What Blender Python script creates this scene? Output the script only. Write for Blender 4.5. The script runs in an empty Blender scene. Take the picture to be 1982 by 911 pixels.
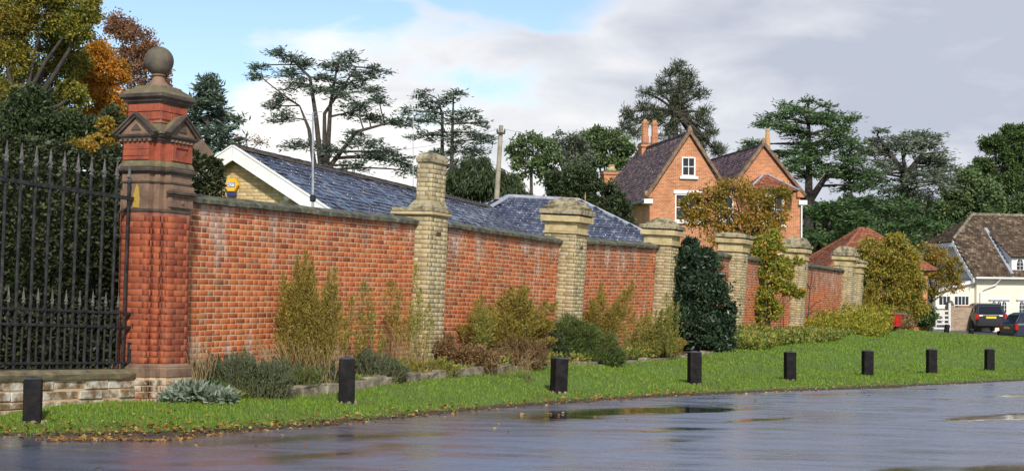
import bpy, math, random
import numpy as np
from mathutils import Vector, Matrix, Euler

random.seed(11)
rng = np.random.default_rng(11)
D = bpy.data
scene = bpy.context.scene
COL = scene.collection
R = math.radians

# ------------------------------------------------------------------ camera, sky, sun, exposure
FPX, EYE, ROLL = 2800.0, 1.35, R(1.5)          # focal length in photo pixels, eye height, roll
CR, SR = math.cos(ROLL), math.sin(ROLL)
cam_d = D.cameras.new('camera')
cam = D.objects.new('camera', cam_d); COL.objects.link(cam)
cam.matrix_world = Matrix(((CR, -SR, 0, 0), (0, 0, -1, 0), (SR, CR, 0, EYE), (0, 0, 0, 1)))
cam_d.sensor_width = 36; cam_d.lens = 36 * FPX / 1982; cam_d.shift_y = 140.5 / 1982
cam_d.clip_start = 0.1; cam_d.clip_end = 4000
scene.camera = cam

SUN_AZ, SUN_EL = R(172), R(37)                 # azimuth from +Y clockwise: behind the camera, to the right
sun_dir = Vector((math.sin(SUN_AZ) * math.cos(SUN_EL), math.cos(SUN_AZ) * math.cos(SUN_EL), math.sin(SUN_EL)))
sun_d = D.lights.new('sun', 'SUN'); sun_d.energy = 2.9; sun_d.angle = R(3.0); sun_d.color = (1, 0.95, 0.87)
sun = D.objects.new('sun', sun_d); COL.objects.link(sun)
sun.rotation_euler = sun_dir.to_track_quat('Z', 'Y').to_euler()
sun.location = (0, 0, 60)

world = D.worlds.new('World'); scene.world = world; world.use_nodes = True
def build_world():
    nt = world.node_tree; N = nt.nodes; L = nt.links; N.clear()
    out = N.new('ShaderNodeOutputWorld')
    sky = N.new('ShaderNodeTexSky'); sky.sky_type = 'NISHITA'; sky.sun_disc = False
    sky.sun_elevation = SUN_EL; sky.sun_rotation = SUN_AZ
    sky.air_density = 1.0; sky.dust_density = 0.6; sky.ozone_density = 1.6
    bg = N.new('ShaderNodeBackground'); bg.inputs[1].default_value = 0.105
    L.new(sky.outputs[0], bg.inputs[0])
    tc = N.new('ShaderNodeTexCoord')
    sep = N.new('ShaderNodeSeparateXYZ'); L.new(tc.outputs['Generated'], sep.inputs[0])
    def m(op, a, b=None, clamp=False):
        n = N.new('ShaderNodeMath'); n.operation = op; n.use_clamp = clamp
        for i, v in enumerate((a, b)):
            if v is None: continue
            if isinstance(v, (int, float)): n.inputs[i].default_value = v
            else: L.new(v, n.inputs[i])
        return n.outputs[0]
    mp = N.new('ShaderNodeMapping'); L.new(tc.outputs['Generated'], mp.inputs[0])
    mp.inputs['Scale'].default_value = (1.0, 1.0, 2.6)
    mp.inputs['Location'].default_value = (0.35, 0.1, 0.0)
    nz = N.new('ShaderNodeTexNoise'); L.new(mp.outputs[0], nz.inputs[0])
    nz.inputs['Scale'].default_value = 4.2; nz.inputs['Detail'].default_value = 7; nz.inputs['Roughness'].default_value = 0.48; nz.inputs['Distortion'].default_value = 0.25
    nz2 = N.new('ShaderNodeTexNoise'); L.new(mp.outputs[0], nz2.inputs[0])
    nz2.inputs['Scale'].default_value = 13.0; nz2.inputs['Detail'].default_value = 8; nz2.inputs['Distortion'].default_value = 0.3
    # weather front: open sky to the west (left), a cumulus bank low over the trees, grey cloud to the east
    zt = N.new('ShaderNodeMapRange'); zt.interpolation_type = 'SMOOTHSTEP'; L.new(sep.outputs['X'], zt.inputs[0])
    for k_, v_ in zip((1, 2, 3, 4), (-0.25, -0.13, 0.07, 0.168)): zt.inputs[k_].default_value = v_
    bank = m('SUBTRACT', zt.outputs[0], sep.outputs['Z'])
    east = m('MULTIPLY', m('MAXIMUM', m('SUBTRACT', sep.outputs['X'], 0.02), 0.0), 1.6)
    cov = m('ADD', m('MULTIPLY', m('ADD', bank, east), 7.0), m('ADD', m('MULTIPLY', m('SUBTRACT', nz.outputs[0], 0.5), 1.3), m('MULTIPLY', m('SUBTRACT', nz2.outputs[0], 0.5), 1.1)))
    ramp = N.new('ShaderNodeMapRange'); ramp.interpolation_type = 'SMOOTHSTEP'
    L.new(cov, ramp.inputs[0]); ramp.inputs[1].default_value = -0.12; ramp.inputs[2].default_value = 0.20
    # cloud tone: bright cumulus, greyer where the cloud is thick and towards the east
    cr = N.new('ShaderNodeValToRGB')
    t = m('ADD', m('MULTIPLY', sep.outputs['X'], 1.25), m('ADD', m('MULTIPLY', m('SUBTRACT', nz2.outputs[0], 0.5), 0.75), m('MULTIPLY', sep.outputs['Z'], 0.75)))
    t = m('ADD', t, 0.18)
    L.new(t, cr.inputs[0])
    e = cr.color_ramp.elements
    e[0].position = 0.12; e[0].color = (0.93, 0.91, 0.88, 1)
    e[1].position = 0.62; e[1].color = (0.45, 0.485, 0.575, 1)
    q = e.new(0.36); q.color = (0.66, 0.68, 0.73, 1)
    bg2 = N.new('ShaderNodeBackground'); bg2.inputs[1].default_value = 0.78
    L.new(cr.outputs[0], bg2.inputs[0])
    mix = N.new('ShaderNodeMixShader')
    L.new(ramp.outputs[0], mix.inputs[0]); L.new(bg.outputs[0], mix.inputs[1]); L.new(bg2.outputs[0], mix.inputs[2])
    L.new(mix.outputs[0], out.inputs[0])
build_world()
vs = scene.view_settings
vs.view_transform = 'Standard'; vs.look = 'None'; vs.exposure = 0.62; vs.gamma = 1.0; vs.use_curve_mapping = False
scene.render.engine = 'CYCLES'
cy = scene.cycles
cy.max_bounces = 6; cy.diffuse_bounces = 3; cy.glossy_bounces = 3; cy.transmission_bounces = 4; cy.transparent_max_bounces = 8
cy.use_denoising = True

# ------------------------------------------------------------------ geometry of the place
def P(px, py, Y):
    u, v = px - 991, py - 596
    a, b = u * CR + v * SR, -u * SR + v * CR
    return Vector((a / FPX * Y, Y, EYE - b / FPX * Y))
def proj(X, Y, Z):
    a, b = X / Y * FPX, (EYE - Z) / Y * FPX
    return 991 + a * CR - b * SR, 596 + a * SR + b * CR
TH = R(24.87)
WD = Vector((math.sin(TH), math.cos(TH), 0)); WN = Vector((math.cos(TH), -math.sin(TH), 0))
W0 = P(375, 480, 18.7); W0.z = 0
WALL_RZ = math.pi / 2 - TH
def W(s, out=0.0, z=0.0):
    p = W0 + WD * s + WN * out
    return Vector((p.x, p.y, z))
def wall_s(px, out=0.0, z=0.4):
    lo, hi = -9.0, 70.0
    for _ in range(50):
        m = (lo + hi) / 2
        if proj(*W(m, out, z))[0] < px: lo = m
        else: hi = m
    return lo

# road edge (x, y) in metres; the grass lies behind it
EDGE = np.array([(-60, 12.2), (-14, 13.4), (-8, 13.9), (-5.1, 14.3), (-3.4, 14.7), (-2.9, 15.4), (-1.75, 17.1), (-0.63, 19.3), (0.85, 21.7), (2.65, 24.1), (4.7, 26.3), (7.3, 28.8), (11.9, 33.9), (20, 41.5), (40, 57), (90, 92)], float)
def edge_y(x): return np.interp(x, EDGE[:, 0], EDGE[:, 1])
def edge_dist(x, y):
    sl = (edge_y(x + 0.5) - edge_y(x - 0.5))
    return (y - edge_y(x)) / np.sqrt(1 + sl * sl)
CTRL = []
for px, py in ((64, 802), (671, 786), (1081, 760), (1344, 744), (1529, 736), (1679, 727), (1803, 724), (1915, 718)):
    u, v = px - 991, py - 596
    Y = FPX * EYE / (-u * SR + v * CR)
    p = P(px, py, Y); CTRL.append((p.x, p.y, 0.0))
p_ = P(63, 802, 15.25); CTRL[0] = (p_.x, p_.y, p_.z)
BOLL = [c[:2] for c in CTRL]
BED_PX = [(470, 772), (560, 764), (640, 753), (740, 742), (830, 731), (900, 722), (1000, 712), (1100, 706), (1240, 699), (1330, 690), (1400, 676), (1480, 668), (1560, 662), (1640, 658)]
BED = []
for px, py in BED_PX:
    out = 1.0 if px < 1200 else 1.2
    s = wall_s(px, out); w = W(s, out); p = P(px, py, w.y)
    CTRL.append((w.x, w.y, p.z)); BED.append((s, out, p.z))
for px, py, s in ((1420, 652, 24.6), (1540, 640, 31.9), (1630, 634, 39.5)):
    w = W(s, 0.25); CTRL.append((w.x, w.y, P(px, py, w.y).z))
for px, py, Y in ((300, 776, 18.0), (120, 778, 16.6), (1732, 643, 60), (1800, 643, 78), (1830, 647, 78), (1880, 658, 78), (1935, 664, 76), (1825, 637, 85), (1917, 643, 84), (1965, 664, 74)):
    p = P(px, py, Y); CTRL.append((p.x, p.y, p.z))
CTRL += [(-6, 33, 0.3), (-12, 20, 0.1), (0, 46, 0.6), (8, 80, 0.9), (14, 80, 0.9), (20, 110, 0.9), (-20, 60, 0.6), (-20, 110, 0.9), (45, 110, 0.9), (60, 70, 0.2), (-30, 30, 0.2), (30, 55, 0.1), (-15, 13, 0.0), (-5, 14.6, 0.0), (12, 34.5, 0.0), (-1, 19.6, 0.0), (3, 25, 0.0)]
CA = np.array(CTRL)
def ground(x, y):
    g = ground_raw(x, y); d = edge_dist(np.asarray(x, float), np.asarray(y, float))
    t = np.clip((d - 0.1) / 1.7, 0, 1); t = t * t * (3 - 2 * t)
    return -0.035 + (g + 0.035) * t
def ground_raw(x, y):
    x = np.asarray(x, float); y = np.asarray(y, float)
    d2 = (x[..., None] - CA[:, 0]) ** 2 + (y[..., None] - CA[:, 1]) ** 2
    w = 1.0 / (d2 + 0.7) ** 1.6
    return (w * CA[:, 2]).sum(-1) / w.sum(-1)
def gz(x, y): return float(ground(x, y))
def on_ground(px, py):
    prev = None
    for Y in np.arange(9, 130, 0.1):
        p = P(px, py, Y)
        if p.z <= gz(p.x, p.y): return p
    return P(px, py, 130)

# ------------------------------------------------------------------ object helpers
def link(name, me=None, parent=None, mat=None):
    o = D.objects.new(name, me); COL.objects.link(o)
    if parent is not None: o.parent = parent
    if mat is not None and me is not None and not me.materials: me.materials.append(mat)
    return o
def tag(o, label=None, cat=None, group=None, kind=None):
    if label: o['label'] = label
    if cat: o['category'] = cat
    if group: o['group'] = group
    if kind: o['kind'] = kind
    elif cat: o['kind'] = 'thing'
    return o
def empty(name, loc, rz=0.0, label=None, cat=None, group=None, tilt=0.0):
    o = link(name); o.empty_display_size = 0.2
    o.matrix_world = Matrix.Translation(loc) @ Matrix.Rotation(R(tilt), 4, 'Y') @ Matrix.Rotation(rz, 4, 'Z')
    return tag(o, label, cat, group)
def np_mesh(name, V, F, smooth=False):
    me = D.meshes.new(name)
    V = np.ascontiguousarray(V, dtype=np.float32); F = np.ascontiguousarray(F, dtype=np.int32)
    k = F.shape[1]
    me.vertices.add(len(V)); me.vertices.foreach_set('co', V.ravel())
    me.loops.add(F.size); me.loops.foreach_set('vertex_index', F.ravel())
    me.polygons.add(len(F)); me.polygons.foreach_set('loop_start', np.arange(0, F.size, k, dtype=np.int32))
    if smooth: me.polygons.foreach_set('use_smooth', np.ones(len(F), dtype=bool))
    me.update(calc_edges=True)
    return me
class MB:
    def __init__(s): s.v = []; s.f = []
    def add(s, vs, fs):
        b = len(s.v); s.v += [tuple(v) for v in vs]; s.f += [tuple(b + i for i in f) for f in fs]; return s
    def box(s, x0, x1, y0, y1, z0, z1):
        return s.add([(x0, y0, z0), (x1, y0, z0), (x1, y1, z0), (x0, y1, z0), (x0, y0, z1), (x1, y0, z1), (x1, y1, z1), (x0, y1, z1)],
                     [(0, 3, 2, 1), (4, 5, 6, 7), (0, 1, 5, 4), (1, 2, 6, 5), (2, 3, 7, 6), (3, 0, 4, 7)])
    def loft(s, rings, cap=True):
        n = len(rings[0]); b = len(s.v)
        for r in rings: s.v += [tuple(p) for p in r]
        for i in range(len(rings) - 1):
            for j in range(n):
                k = (j + 1) % n
                s.f.append((b + i * n + j, b + i * n + k, b + (i + 1) * n + k, b + (i + 1) * n + j))
        if cap:
            s.f.append(tuple(b + j for j in reversed(range(n))))
            s.f.append(tuple(b + (len(rings) - 1) * n + j for j in range(n)))
        return s
    def prism(s, poly, axis, a0, a1):
        # poly: list of 2D points; axis 'x','y','z' is the extrusion axis
        def mk(a):
            if axis == 'y': return [(p[0], a, p[1]) for p in poly]
            if axis == 'x': return [(a, p[0], p[1]) for p in poly]
            return [(p[0], p[1], a) for p in poly]
        return s.loft([mk(a0), mk(a1)])
    def lathe(s, prof, n=16, c=(0, 0)):
        return s.loft([[(c[0] + r * math.cos(2 * math.pi * j / n), c[1] + r * math.sin(2 * math.pi * j / n), z) for j in range(n)] for r, z in prof])
    def square(s, prof, cx=0, cy=0, asp=1.0):
        return s.loft([[(cx - r, cy - r * asp, z), (cx + r, cy - r * asp, z), (cx + r, cy + r * asp, z), (cx - r, cy + r * asp, z)] for r, z in prof])
    def tube(s, pts, rad, n=6):
        pts = [Vector(p) for p in pts]
        if not isinstance(rad, (list, tuple)): rad = [rad] * len(pts)
        rings = []
        for i, p in enumerate(pts):
            t = (pts[min(i + 1, len(pts) - 1)] - pts[max(i - 1, 0)])
            if t.length < 1e-6: t = Vector((0, 0, 1))
            t.normalize()
            a = t.cross(Vector((0.31, 0.95, 0.05)) if abs(t.y) < 0.9 else Vector((1, 0, 0))).normalized(); b = t.cross(a)
            rings.append([p + (a * math.cos(2 * math.pi * j / n) + b * math.sin(2 * math.pi * j / n)) * rad[i] for j in range(n)])
        return s.loft(rings)
    def bar(s, p, q, w, h):
        # rectangular bar between two points; w across (horizontal), h vertical
        p, q = Vector(p), Vector(q); t = (q - p).normalized()
        a = t.cross(Vector((0, 0, 1)))
        if a.length < 1e-4: a = Vector((1, 0, 0))
        a.normalize(); b = a.cross(t).normalized()
        r = lambda c: [c - a * w / 2 - b * h / 2, c + a * w / 2 - b * h / 2, c + a * w / 2 + b * h / 2, c - a * w / 2 + b * h / 2]
        return s.loft([r(p), r(q)])
    def build(s, name, mat, parent=None, smooth=False, bevel=0.0):
        me = D.meshes.new(name); me.from_pydata(s.v, [], s.f); me.update()
        import bmesh
        bm = bmesh.new(); bm.from_mesh(me); bmesh.ops.recalc_face_normals(bm, faces=bm.faces)
        if bevel > 0:
            es = [e for e in bm.edges if len(e.link_faces) == 2 and e.calc_face_angle(0) > 0.6]
            bmesh.ops.bevel(bm, geom=es, offset=bevel, segments=1, affect='EDGES', clamp_overlap=True)
        bm.to_mesh(me); bm.free()
        if smooth:
            me.polygons.foreach_set('use_smooth', [True] * len(me.polygons))
        me.materials.append(mat)
        return link(name, me, parent)

# ------------------------------------------------------------------ materials
def base_mat(name):
    m = D.materials.new(name); m.use_nodes = True
    nt = m.node_tree; b = nt.nodes['Principled BSDF']
    return m, nt, b
def nnode(nt, kind, **kw):
    n = nt.nodes.new(kind)
    for k, v in kw.items(): setattr(n, k, v)
    return n
def ramp(nt, fac, cols, interp='LINEAR'):
    r = nt.nodes.new('ShaderNodeValToRGB'); nt.links.new(fac, r.inputs[0]); r.color_ramp.interpolation = interp
    e = r.color_ramp.elements
    while len(e) > 1: e.remove(e[-1])
    for i, (p, c) in enumerate(cols):
        q = e[0] if i == 0 else e.new(p)
        q.position = p; q.color = (*c, 1)
    return r.outputs[0]
def noise(nt, scale, detail=4, rough=0.55, vec=None, dist=0.0):
    if vec is None:
        g = nt.nodes.new('ShaderNodeNewGeometry'); vec = g.outputs['Position']
    n = nt.nodes.new('ShaderNodeTexNoise'); nt.links.new(vec, n.inputs['Vector'])
    n.inputs['Scale'].default_value = scale; n.inputs['Detail'].default_value = detail; n.inputs['Roughness'].default_value = rough; n.inputs['Distortion'].default_value = dist
    return n.outputs[0]
def mixc(nt, fac, a, b, blend='MIX'):
    n = nt.nodes.new('ShaderNodeMix'); n.data_type = 'RGBA'; n.blend_type = blend
    for sock, v in ((n.inputs[0], fac), (n.inputs[6], a), (n.inputs[7], b)):
        if isinstance(v, (int, float)): sock.default_value = v
        elif isinstance(v, tuple): sock.default_value = (*v, 1)
        else: nt.links.new(v, sock)
    return n.outputs[2]
def math_(nt, op, a, b=None, clamp=False):
    n = nt.nodes.new('ShaderNodeMath'); n.operation = op; n.use_clamp = clamp
    for i, v in enumerate((a, b)):
        if v is None: continue
        if isinstance(v, (int, float)): n.inputs[i].default_value = v
        else: nt.links.new(v, n.inputs[i])
    return n.outputs[0]
def maprange(nt, v, a, b, c=0.0, d=1.0):
    n = nt.nodes.new('ShaderNodeMapRange'); n.interpolation_type = 'SMOOTHSTEP'
    nt.links.new(v, n.inputs[0]); n.inputs[1].default_value = a; n.inputs[2].default_value = b; n.inputs[3].default_value = c; n.inputs[4].default_value = d
    return n.outputs[0]
def bump(nt, b, h, strength=0.3, dist=0.02):
    n = nt.nodes.new('ShaderNodeBump'); n.inputs['Strength'].default_value = strength; n.inputs['Distance'].default_value = dist
    nt.links.new(h, n.inputs['Height']); nt.links.new(n.outputs[0], b.inputs['Normal'])
def rnd(nt, src):
    if src == 'object':
        return nt.nodes.new('ShaderNodeObjectInfo').outputs['Random']
    return nt.nodes.new('ShaderNodeNewGeometry').outputs['Random Per Island']
def plain(name, cols, scale=6.0, rough=0.7, bmp=0.25, bscale=None, metal=0.0, spec=0.4, detail=5, dist=0.01, coat=0.0):
    m, nt, b = base_mat(name)
    n = noise(nt, scale, detail, 0.6)
    if isinstance(cols[0], (int, float)): cols = [tuple(c * k for c in cols) for k in (0.72, 1.0, 1.22)]
    k = len(cols)
    nt.links.new(ramp(nt, n, [(0.3 + 0.4 * i / max(1, k - 1), c) for i, c in enumerate(cols)]), b.inputs['Base Color'])
    b.inputs['Roughness'].default_value = rough; b.inputs['Metallic'].default_value = metal; b.inputs['Specular IOR Level'].default_value = spec
    b.inputs['Coat Weight'].default_value = coat
    if bmp > 0: bump(nt, b, noise(nt, bscale or scale * 6, 4), bmp, dist)
    return m
def brick_mat(name, cols, src, stain=None, soot=None, lichen=None, wash=None, rough=0.85, grain=0.25):
    m, nt, b = base_mat(name)
    c = ramp(nt, rnd(nt, src), cols)
    c = mixc(nt, grain, c, ramp(nt, noise(nt, 45, 4), [(0.3, (0.35, 0.35, 0.35)), (0.7, (1.4, 1.4, 1.4))]), 'MULTIPLY')
    if soot:
        c = mixc(nt, maprange(nt, noise(nt, soot[0], 5, 0.65), soot[1], soot[1] + 0.14, 0, soot[2]), c, soot[3])
    if stain:
        c = mixc(nt, maprange(nt, noise(nt, stain[0], 7, 0.7), stain[1], stain[1] + 0.10, 0, stain[2]), c, stain[3])
    if wash:
        g = nt.nodes.new('ShaderNodeNewGeometry'); sp = nt.nodes.new('ShaderNodeSeparateXYZ'); nt.links.new(g.outputs['Position'], sp.inputs[0])
        mp = nt.nodes.new('ShaderNodeMapping'); nt.links.new(g.outputs['Position'], mp.inputs[0]); mp.inputs['Scale'].default_value = (1, 1, 0.28)
        top = maprange(nt, sp.outputs[2], 1.7, 2.85, 0.0, 0.13); foot = maprange(nt, sp.outputs[2], 0.25, 1.1, 0.15, 0.0)
        k = math_(nt, 'ADD', noise(nt, 3.4, 7, 0.68, vec=mp.outputs[0]), math_(nt, 'ADD', top, foot))
        c = mixc(nt, maprange(nt, k, 0.57, 0.71, 0, wash[0]), c, wash[1])
        k2 = math_(nt, 'ADD', noise(nt, 2.0, 6, 0.65), maprange(nt, sp.outputs[2], 1.9, 2.8, 0.0, 0.15))
        c = mixc(nt, maprange(nt, k2, 0.56, 0.70, 0, 0.6), c, (0.17, 0.075, 0.055))
    if lichen:
        c = mixc(nt, maprange(nt, noise(nt, lichen[0], 7, 0.7, dist=0.6), lichen[1], lichen[1] + 0.08, 0, lichen[2]), c, lichen[3])
    nt.links.new(c, b.inputs['Base Color'])
    b.inputs['Roughness'].default_value = rough; b.inputs['Specular IOR Level'].default_value = 0.3
    bump(nt, b, noise(nt, 70, 4), 0.5, 0.006)
    return m
def leaf_mat(name, cols, trans=0.25, rough=0.55, patch=None):
    m, nt, b = base_mat(name)
    c = ramp(nt, rnd(nt, 'island'), cols)
    if patch: c = mixc(nt, maprange(nt, noise(nt, patch[0], 3), 0.48, 0.62, 0, patch[1]), c, patch[2])
    nt.links.new(c, b.inputs['Base Color']); b.inputs['Roughness'].default_value = rough; b.inputs['Specular IOR Level'].default_value = 0.35
    t = nt.nodes.new('ShaderNodeBsdfTranslucent'); nt.links.new(c, t.inputs[0])
    mx = nt.nodes.new('ShaderNodeMixShader'); mx.inputs[0].default_value = trans
    nt.links.new(b.outputs[0], mx.inputs[1]); nt.links.new(t.outputs[0], mx.inputs[2])
    nt.links.new(mx.outputs[0], nt.nodes['Material Output'].inputs[0])
    return m
M = {}
RED = [(0.0, (0.22, 0.060, 0.030)), (0.12, (0.35, 0.088, 0.032)), (0.45, (0.46, 0.122, 0.040)), (0.75, (0.52, 0.150, 0.048)), (0.92, (0.49, 0.175, 0.066)), (0.97, (0.30, 0.12, 0.06)), (1.0, (0.32, 0.16, 0.095))]
for s_ in ('object', 'island'):
    M['red_' + s_] = brick_mat('red_brick_' + s_, RED, s_, stain=(1.3, 0.63, 0.55, (0.52, 0.42, 0.35)), soot=(0.8, 0.60, 0.45, (0.16, 0.075, 0.05)), lichen=(0.55, 0.70, 0.6, (0.45, 0.33, 0.07)), wash=(0.68, (0.50, 0.41, 0.35)))
    M['pier_' + s_] = brick_mat('pier_brick_' + s_, [(0, (0.22, 0.052, 0.026)), (0.5, (0.32, 0.080, 0.034)), (0.85, (0.38, 0.108, 0.044)), (1, (0.26, 0.085, 0.045))], s_, stain=(4.0, 0.66, 0.5, (0.5, 0.42, 0.36)), soot=(1.6, 0.56, 0.6, (0.10, 0.035, 0.025)))
    M['gault_' + s_] = brick_mat('yellow_brick_' + s_, [(0, (0.30, 0.24, 0.13)), (0.4, (0.42, 0.34, 0.19)), (0.8, (0.50, 0.41, 0.23)), (1, (0.42, 0.36, 0.24))], s_, stain=(3.0, 0.60, 0.6, (0.50, 0.45, 0.36)), soot=(2.2, 0.58, 0.5, (0.16, 0.13, 0.08)), lichen=(2.4, 0.66, 0.6, (0.42, 0.33, 0.05)))
    M['cream_' + s_] = brick_mat('cream_brick_' + s_, [(0, (0.42, 0.30, 0.13)), (0.5, (0.54, 0.40, 0.19)), (0.85, (0.62, 0.48, 0.25)), (1, (0.40, 0.26, 0.12))], s_)
    M['plinth_' + s_] = brick_mat('plinth_brick_' + s_, [(0, (0.30, 0.10, 0.05)), (0.4, (0.36, 0.20, 0.12)), (0.7, (0.46, 0.40, 0.32)), (1, (0.30, 0.26, 0.18))], s_, stain=(4.0, 0.53, 0.85, (0.52, 0.49, 0.42)), soot=(3.4, 0.47, 0.85, (0.085, 0.07, 0.035)))
M['mortar'] = plain('lime_mortar', [(0.40, 0.25, 0.14), (0.55, 0.38, 0.22), (0.62, 0.47, 0.30)], 3, 0.95, 0.3)
M['mortar_red'] = plain('red_mortar', [(0.14, 0.05, 0.032), (0.24, 0.085, 0.052), (0.34, 0.15, 0.10)], 5, 0.95, 0.3)
M['mortar_dark'] = plain('weathered_mortar', [(0.12, 0.10, 0.06), (0.25, 0.205, 0.13), (0.36, 0.31, 0.20)], 4, 0.95, 0.3)
M['mortar_cream'] = plain('cream_mortar', [(0.30, 0.22, 0.12), (0.38, 0.29, 0.16)], 4, 0.95, 0.3)
M['coping'] = plain('lichened_coping', [(0.030, 0.029, 0.025), (0.075, 0.070, 0.056), (0.115, 0.12, 0.07), (0.24, 0.225, 0.185)], 7, 0.92, 0.7, 30, dist=0.02)
M['capstone'] = plain('weathered_capstone', [(0.05, 0.047, 0.035), (0.18, 0.15, 0.09), (0.38, 0.32, 0.20), (0.16, 0.16, 0.08)], 6, 0.92, 0.7, 28, dist=0.02)
M['yellowstone'] = plain('yellow_stone', [(0.28, 0.21, 0.10), (0.46, 0.36, 0.18), (0.54, 0.45, 0.26)], 5, 0.9, 0.5, 26)
M['sandstone'] = plain('brown_sandstone', [(0.085, 0.052, 0.035), (0.19, 0.12, 0.078), (0.26, 0.17, 0.11)], 4, 0.85, 0.4, 30)
M['darkstone'] = plain('sooty_stone', [(0.030, 0.024, 0.020), (0.070, 0.052, 0.040), (0.11, 0.09, 0.065)], 5, 0.8, 0.4, 30)
M['mossstone'] = plain('mossy_stone', [(0.055, 0.043, 0.033), (0.13, 0.10, 0.065), (0.14, 0.13, 0.06), (0.24, 0.18, 0.12)], 7, 0.9, 0.5, 30)
M['ballstone'] = plain('ball_stone', [(0.05, 0.042, 0.035), (0.10, 0.082, 0.062), (0.13, 0.12, 0.07)], 6, 0.85, 0.5, 40)
M['redblock'] = plain('red_terracotta', [(0.16, 0.045, 0.03), (0.30, 0.072, 0.035), (0.36, 0.09, 0.045)], 6, 0.85, 0.4, 40)
M['plinth_stone'] = plain('limewashed_stone', [(0.10, 0.065, 0.035), (0.24, 0.16, 0.09), (0.52, 0.48, 0.40), (0.60, 0.56, 0.48)], 5.5, 0.95, 0.7, 26, dist=0.02)
M['edging'] = plain('edging_stone', [(0.07, 0.06, 0.04), (0.19, 0.16, 0.11), (0.34, 0.30, 0.22)], 5, 0.9, 0.6, 25, dist=0.02)
M['lichen'] = plain('yellow_lichen', [(0.22, 0.14, 0.04), (0.42, 0.28, 0.05), (0.30, 0.20, 0.06)], 30, 0.95, 0.4, 60)
M['iron'] = plain('black_iron', [(0.008, 0.008, 0.009), (0.022, 0.022, 0.024), (0.05, 0.046, 0.042)], 14, 0.6, 0.2, 80, spec=0.25)
M['finial'] = plain('worn_grey_paint', [(0.05, 0.047, 0.043), (0.20, 0.19, 0.175)], 20, 0.55, 0.2, 80)
M['post'] = plain('black_wood', [(0.004, 0.0035, 0.004), (0.010, 0.0085, 0.009), (0.022, 0.018, 0.017)], 9, 0.75, 0.6, 45, dist=0.01, spec=0.2)
M['post_top'] = plain('worn_sky_tinted_post_top', [(0.02, 0.02, 0.023), (0.05, 0.05, 0.057), (0.09, 0.09, 0.10)], 14, 0.6, 0.4, 60)  # slight wear, plus the sky's grey-blue reflection put into the colour
M['white'] = plain('white_paint', [(0.70, 0.68, 0.63), (0.80, 0.79, 0.75)], 2, 0.55, 0.05)
M['cream'] = plain('cream_render', [(0.66, 0.60, 0.47), (0.74, 0.69, 0.56), (0.78, 0.73, 0.62)], 0.8, 0.8, 0.1, 30)
M['gable_white'] = plain('gable_render', [(0.62, 0.59, 0.52), (0.70, 0.67, 0.60)], 0.8, 0.8, 0.1, 30)
M['wood_pole'] = plain('grey_timber', [(0.20, 0.17, 0.12), (0.32, 0.28, 0.20), (0.38, 0.34, 0.26)], 3, 0.8, 0.3, 20)
M['grey_metal'] = plain('galvanised_metal', [(0.35, 0.36, 0.38), (0.55, 0.56, 0.58)], 8, 0.4, 0.0, metal=0.6)
M['black_plastic'] = plain('black_plastic', [(0.012, 0.012, 0.013), (0.02, 0.02, 0.022)], 8, 0.4, 0.0)
M['lead'] = plain('lead_sheet', [(0.24, 0.25, 0.28), (0.36, 0.38, 0.43)], 4, 0.5, 0.1, 20)
M['yellow_plastic'] = plain('yellow_plastic', [(0.80, 0.40, 0.02), (0.88, 0.46, 0.03)], 3, 0.35, 0.0)
M['navy'] = plain('navy_print', [(0.02, 0.03, 0.12), (0.03, 0.04, 0.16)], 3, 0.4, 0.0)
M['bin_red'] = plain('red_bin_plastic', [(0.42, 0.015, 0.015), (0.52, 0.03, 0.025)], 4, 0.4, 0.05)
M['pot'] = plain('clay_pot', [(0.42, 0.22, 0.09), (0.55, 0.32, 0.13)], 5, 0.8, 0.2)
M['bark'] = plain('bark', [(0.022, 0.018, 0.015), (0.050, 0.041, 0.033), (0.075, 0.062, 0.052)], 5, 0.9, 0.7, 18, dist=0.03)
M['bark_grey'] = plain('grey_bark', [(0.05, 0.048, 0.045), (0.11, 0.105, 0.098), (0.15, 0.145, 0.13)], 4, 0.9, 0.6, 18, dist=0.03)
M['stem'] = plain('dry_stem', [(0.20, 0.13, 0.06), (0.36, 0.25, 0.12), (0.44, 0.34, 0.18)], 8, 0.8, 0.0)
M['stem_green'] = plain('green_stem', [(0.09, 0.08, 0.03), (0.16, 0.13, 0.05)], 8, 0.8, 0.0)
def glass(name, tint=(0.02, 0.025, 0.03)):
    m, nt, b = base_mat(name); b.inputs['Base Color'].default_value = (*tint, 1); b.inputs['Roughness'].default_value = 0.06; b.inputs['Specular IOR Level'].default_value = 0.6
    bump(nt, b, noise(nt, 3, 2), 0.05, 0.01)
    return m
M['glass'] = glass('window_glass')
M['car_glass'] = glass('car_glass', (0.012, 0.014, 0.018))
def paint(name, c):
    m, nt, b = base_mat(name); n = noise(nt, 2, 3)
    nt.links.new(ramp(nt, n, [(0.3, tuple(0.8 * x for x in c)), (0.7, c)]), b.inputs['Base Color'])
    b.inputs['Roughness'].default_value = 0.4; b.inputs['Coat Weight'].default_value = 0.6; b.inputs['Coat Roughness'].default_value = 0.3
    return m
M['car_black'] = paint('black_car_paint', (0.008, 0.008, 0.01)); M['car_blue'] = paint('blue_car_paint', (0.008, 0.013, 0.035))
M['tyre'] = plain('tyre_rubber', [(0.012, 0.012, 0.012), (0.02, 0.02, 0.02)], 10, 0.85, 0.1)
M['alloy'] = plain('wheel_alloy', [(0.30, 0.30, 0.31), (0.42, 0.42, 0.43)], 6, 0.35, 0.0, metal=0.8)
M['lamp_red'] = plain('tail_lamp', [(0.30, 0.01, 0.01), (0.40, 0.02, 0.02)], 6, 0.2, 0.0)
M['plate_yellow'] = plain('number_plate', [(0.72, 0.52, 0.03), (0.78, 0.58, 0.05)], 3, 0.4, 0.0)
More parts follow.
